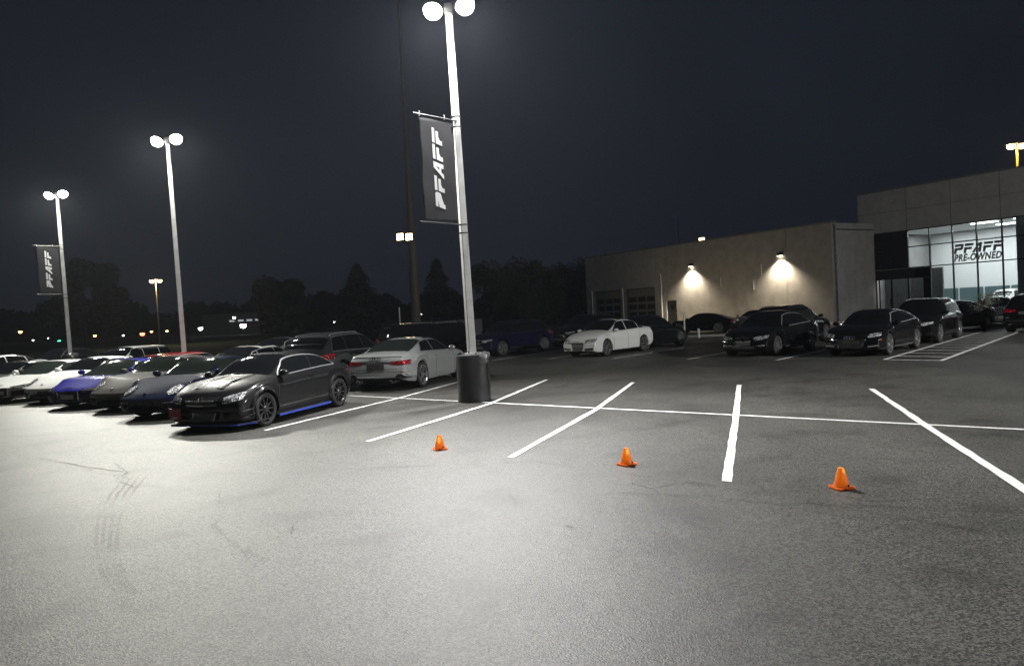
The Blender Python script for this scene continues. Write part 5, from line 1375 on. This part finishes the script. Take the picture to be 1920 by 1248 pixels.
# hedge-like low wall behind the off-roaders
wl_ = MB(); a, b = gat(770, 58), gat(905, 58); wl_.bar(a + Vector((0, 0, .8)), b + Vector((0, 0, .8)), .25, 1.6)
for k in range(4):
    p = a.lerp(b, k / 3)
w0 = empty('boundary_wall', (a + b) / 2); tag(w0, 'low grey boundary wall behind the yellow bollard', 'wall')
for k in range(4):
    p, q = a.lerp(b, k / 4), a.lerp(b, (k + 1) / 4); d = (q - p).normalized() * .01
    o = MB().bar(p + d + Vector((0, 0, .75)), q - d + Vector((0, 0, .75)), .22, 1.5).build('wall_panel', 'bay_panel', w0); o.matrix_parent_inverse = Matrix.Translation(-w0.location)

def post(p, h, r, m, label, name, cat, cap=True):
    e = empty(name, p); tag(e, label, cat)
    MB().tube([(0, 0, 0), (0, 0, h)], r, 12).build('post', m, e, True, 50)
    if cap: MB().lathe([(r * 1.02, h - .02), (r * .8, h + r * .5), (.001, h + r * .7)], 12).build('cap', m, e, True)
    return e
post(gat(852, 49.5), 1.15, .10, 'yellow_paint', 'yellow steel bollard behind the light grey coupe', 'bollard', 'bollard')
post(gat(751, 50), 2.6, .05, 'galvanised', 'thin white post above the black off-roaders', 'post', 'post')
e = post(gat(1284, 40.5), 1.35, .045, 'galvanised', 'thin grey post at the edge of the lit apron', 'post', 'post')
e = post(gat(1310, 40.0), .45, .07, 'plate', 'short white marker post on the kerb', 'post', 'post')

def far_lamp(px, py, Y, label, m, r=.22, heads=1, sep=.5, pole=True, pm='dark_metal', light=0, name='street_lamp', thick=.10, face=None):
    top = at(px, py, Y)
    e = empty(name, (top.x, top.y, 0)); tag(e, label, 'street lamp', 'distant lamps in the night')
    z = top.z
    if pole: MB().tube([(0, 0, 0), (0, 0, z + .15)], [thick * 1.4, thick * .8], 8).build('pole', pm, e, True, 50)
    for k in range(heads):
        x = (k - (heads - 1) / 2) * sep
        h = MB().box(x - r * 1.1, x + r * 1.1, -r * .5, r * 1.0, z + r * .75, z + r * 1.1).build('lamp_head', 'dark_metal', e)
        MB().lathe([(.001, z - r * .55), (r * .6, z - r * .45), (r, z + .0), (r, z + r * .74)], 14, Matrix.Translation((x, 0, 0))).build('lens', m, h, True)
    if heads > 1: MB().bar((-sep * (heads - 1) / 2, .05, z + r), (sep * (heads - 1) / 2, .05, z + r), .08, .08).build('bracket', pm, e)
    if light:
        ld = bpy.data.lights.new('far_light', 'POINT'); ld.energy = light; ld.color = (1, .82, .5); ld.shadow_soft_size = .3
        lo = bpy.data.objects.new('far_light', ld); COL.objects.link(lo); lo.parent = e; lo.location = (0, -.6, z - r)
    return e
far_lamp(292, 528, 95, 'twin yellowish lamp on a thin pole left of the middle light pole', 'far_yellow', .26, 2, 1.0, pm='pole_brown', light=1500, thick=.08)
far_lamp(1316, 450, 88, 'single warm lamp peeking over the service building roof', 'far_yellow', .32, 1, pm='pole_brown')
far_lamp(1906, 276, 74, 'yellow lamp on a pole behind the showroom roof', 'far_yellow', .36, 2, 1.1, pm='yellow_paint', light=900, thick=.12)
far_lamp(773, 495, 80, 'single small lamp on a thin pole by the monopole', 'far_white', .10, 1, pm='galvanised', thick=.07)
# tall tapered monopole with two floodlights
tp = at(758, 444, 66); mono = empty('monopole', (tp.x + .55, 66.6, 0)); tag(mono, 'very tall tapered monopole with two warm floodlights, behind the light grey coupe', 'mast')
MB().tube([(0, 0, 0), (0, 0, 9), (0, 0, 16), (0, 0, 34)], [.46, .34, .19, .06], 16).build('pole', 'pole_brown', mono, True, 50)
for k, px in enumerate((750, 767)):
    p = at(px, 444, 65.8) - mono.location
    h = MB().box(p.x - .33, p.x + .33, p.y, p.y + .35, p.z - .33, p.z + .33).build('lamp_head', 'dark_metal', mono)
    MB().box(p.x - .27, p.x + .27, p.y - .02, p.y - .003, p.z - .27, p.z + .27).build('lens', 'lens_warm', h)
MB().bar((at(744, 444, 66.3) - mono.location), (at(773, 444, 66.3) - mono.location), .12, .12).build('bracket', 'dark_metal', mono)
# masts on the roof line
for px, py0, py1, Y, lab in ((1271, 401, 470, 80, 'thin mast rising behind the service building roof'), (1135, 468, 490, 82, 'short stub mast near the left end of the service building')):
    t = at(px, py0, Y); e = empty('mast', (t.x, t.y, 0)); tag(e, lab, 'mast')
    MB().tube([(0, 0, 0), (0, 0, t.z)], [.10, .06], 8).build('pole', 'dark_metal', e, True, 50)
    MB().box(-.25, .08, -.06, .06, t.z - .25, t.z - .1).build('arm', 'dark_metal', e)
# far street lights and signals along the road
FARL = [(38, 623, 260, 'far_orange', .9, 'orange street light at the far left, leftmost of all'), (62, 638, 300, 'far_white', .5, 'dim white light right of the leftmost orange one'),
        (31, 644, 300, 'far_white', .4, 'faint white light low at the left edge'), (111, 640, 280, 'far_green', .8, 'green traffic signal near the farthest left pole'),
        (90, 634, 320, 'far_white', .35, 'faint white light left of the green signal'), (128, 634, 320, 'far_white', .35, 'faint white light right of the green signal'),
        (178, 630, 260, 'far_orange', .75, 'orange street light right of the farthest left pole'), (231, 629, 280, 'far_white', .6, 'white street light above the white hatchback'),
        (267, 627, 250, 'far_red', 1.1, 'red light above the white hatchback'), (284, 622, 280, 'far_orange', .7, 'orange street light just right of the red one'),
        (313, 621, 280, 'far_yellow', .6, 'yellow street light left of the middle light pole'), (376, 617, 180, 'far_white', .8, 'bright white light right of the middle light pole'),
        (439, 596, 190, 'far_white', .6, 'upper white light over the lit far building'), (456, 612, 170, 'far_white', 1.05, 'brightest white light above the coupe roof'),
        (551, 607, 170, 'far_white', .5, 'white light left of the small conifer'), (627, 604, 170, 'far_white', .38, 'faint white light in front of the broad conifer'),
        (789, 590, 150, 'far_white', .35, 'faint light between the monopole and the slim conifer')]
for px, py, Y, m, r, lab in FARL:
    far_lamp(px, py, Y, lab, m, r * .62, 1, thick=.07)
# lit low building far off
t = at(455, 606, 200); fb = empty('far_building', (t.x, 200, 0)); tag(fb, 'dark low building far off with a lit window strip', 'building')
MB().box(-11, 12, 0, 9, 0, 5.2).build('wall', 'roof_metal', fb); MB().box(-11.4, 12.4, -.4, 9.4, 5.2, 5.5).build('roof', 'roof_metal', fb)
emission('far_window', (.9, .95, 1), .35)
for k in range(6): MB().box(-3.5 + k * 2.3, -2.0 + k * 2.3, -.06, -.01, 3.2, 3.7).build('window', 'far_window', fb)
# small ornamental tree by the hatched bay
broadleaf(gp(1846, 621), 1.75, .50, 'small grey-leaved tree on two stems by the hatched bay', 21, 'leaf_grey', 1500, 2, .42, .07, name='ornamental_tree', group='ornamental tree')

# far woods along the horizon
rnd = random.Random(99); vs, fs = [], []
for i in range(26000):
    x = rnd.uniform(-420, 330); y = 372 + 22 * math.sin(x * .013) + rnd.uniform(-9, 9)
    top = 13 + 3.5 * math.sin(x * .05) + 2.5 * math.sin(x * .17 + 1) + 2 * math.sin(x * .41)
    z = top * rnd.random() ** .7; L = rnd.uniform(.8, 2.0); a = rnd.uniform(0, 3.14)
    u = Vector((math.cos(a), .2, math.sin(a))) * L; v = Vector((-math.sin(a), .2, math.cos(a))) * L * .7; c = Vector((x, y, z)); o = len(vs)
    vs += [c - u, c + v, c + u, c - v]; fs.append((o, o + 1, o + 2, o + 3))
tag(MB().add(vs, fs).build('woods', 'leaf', None), 'dark distant woods along the horizon', 'woods', kind='stuff')

# haze added for lamp glow and lifted blacks: closed box round the lot and the whole ground, the sky stays outside
hb = MB().box(-1560, 1560, -360, 2260, -1.1, 36.5).build('haze', None)
hm = bpy.data.materials.new('haze_air'); hm.use_nodes = True; hn = hm.node_tree.nodes; hn.remove(hn['Principled BSDF'])
pv = hn.new('ShaderNodeVolumePrincipled'); pv.inputs['Color'].default_value = (.80, .86, .97, 1); pv.inputs['Density'].default_value = HAZE; pv.inputs['Anisotropy'].default_value = .55
hm.node_tree.links.new(pv.outputs['Volume'], hn['Material Output'].inputs['Volume'])
hb.data.materials.append(hm); tag(hb, 'thin haze added over the whole lot for lamp glow', 'haze', kind='stuff')
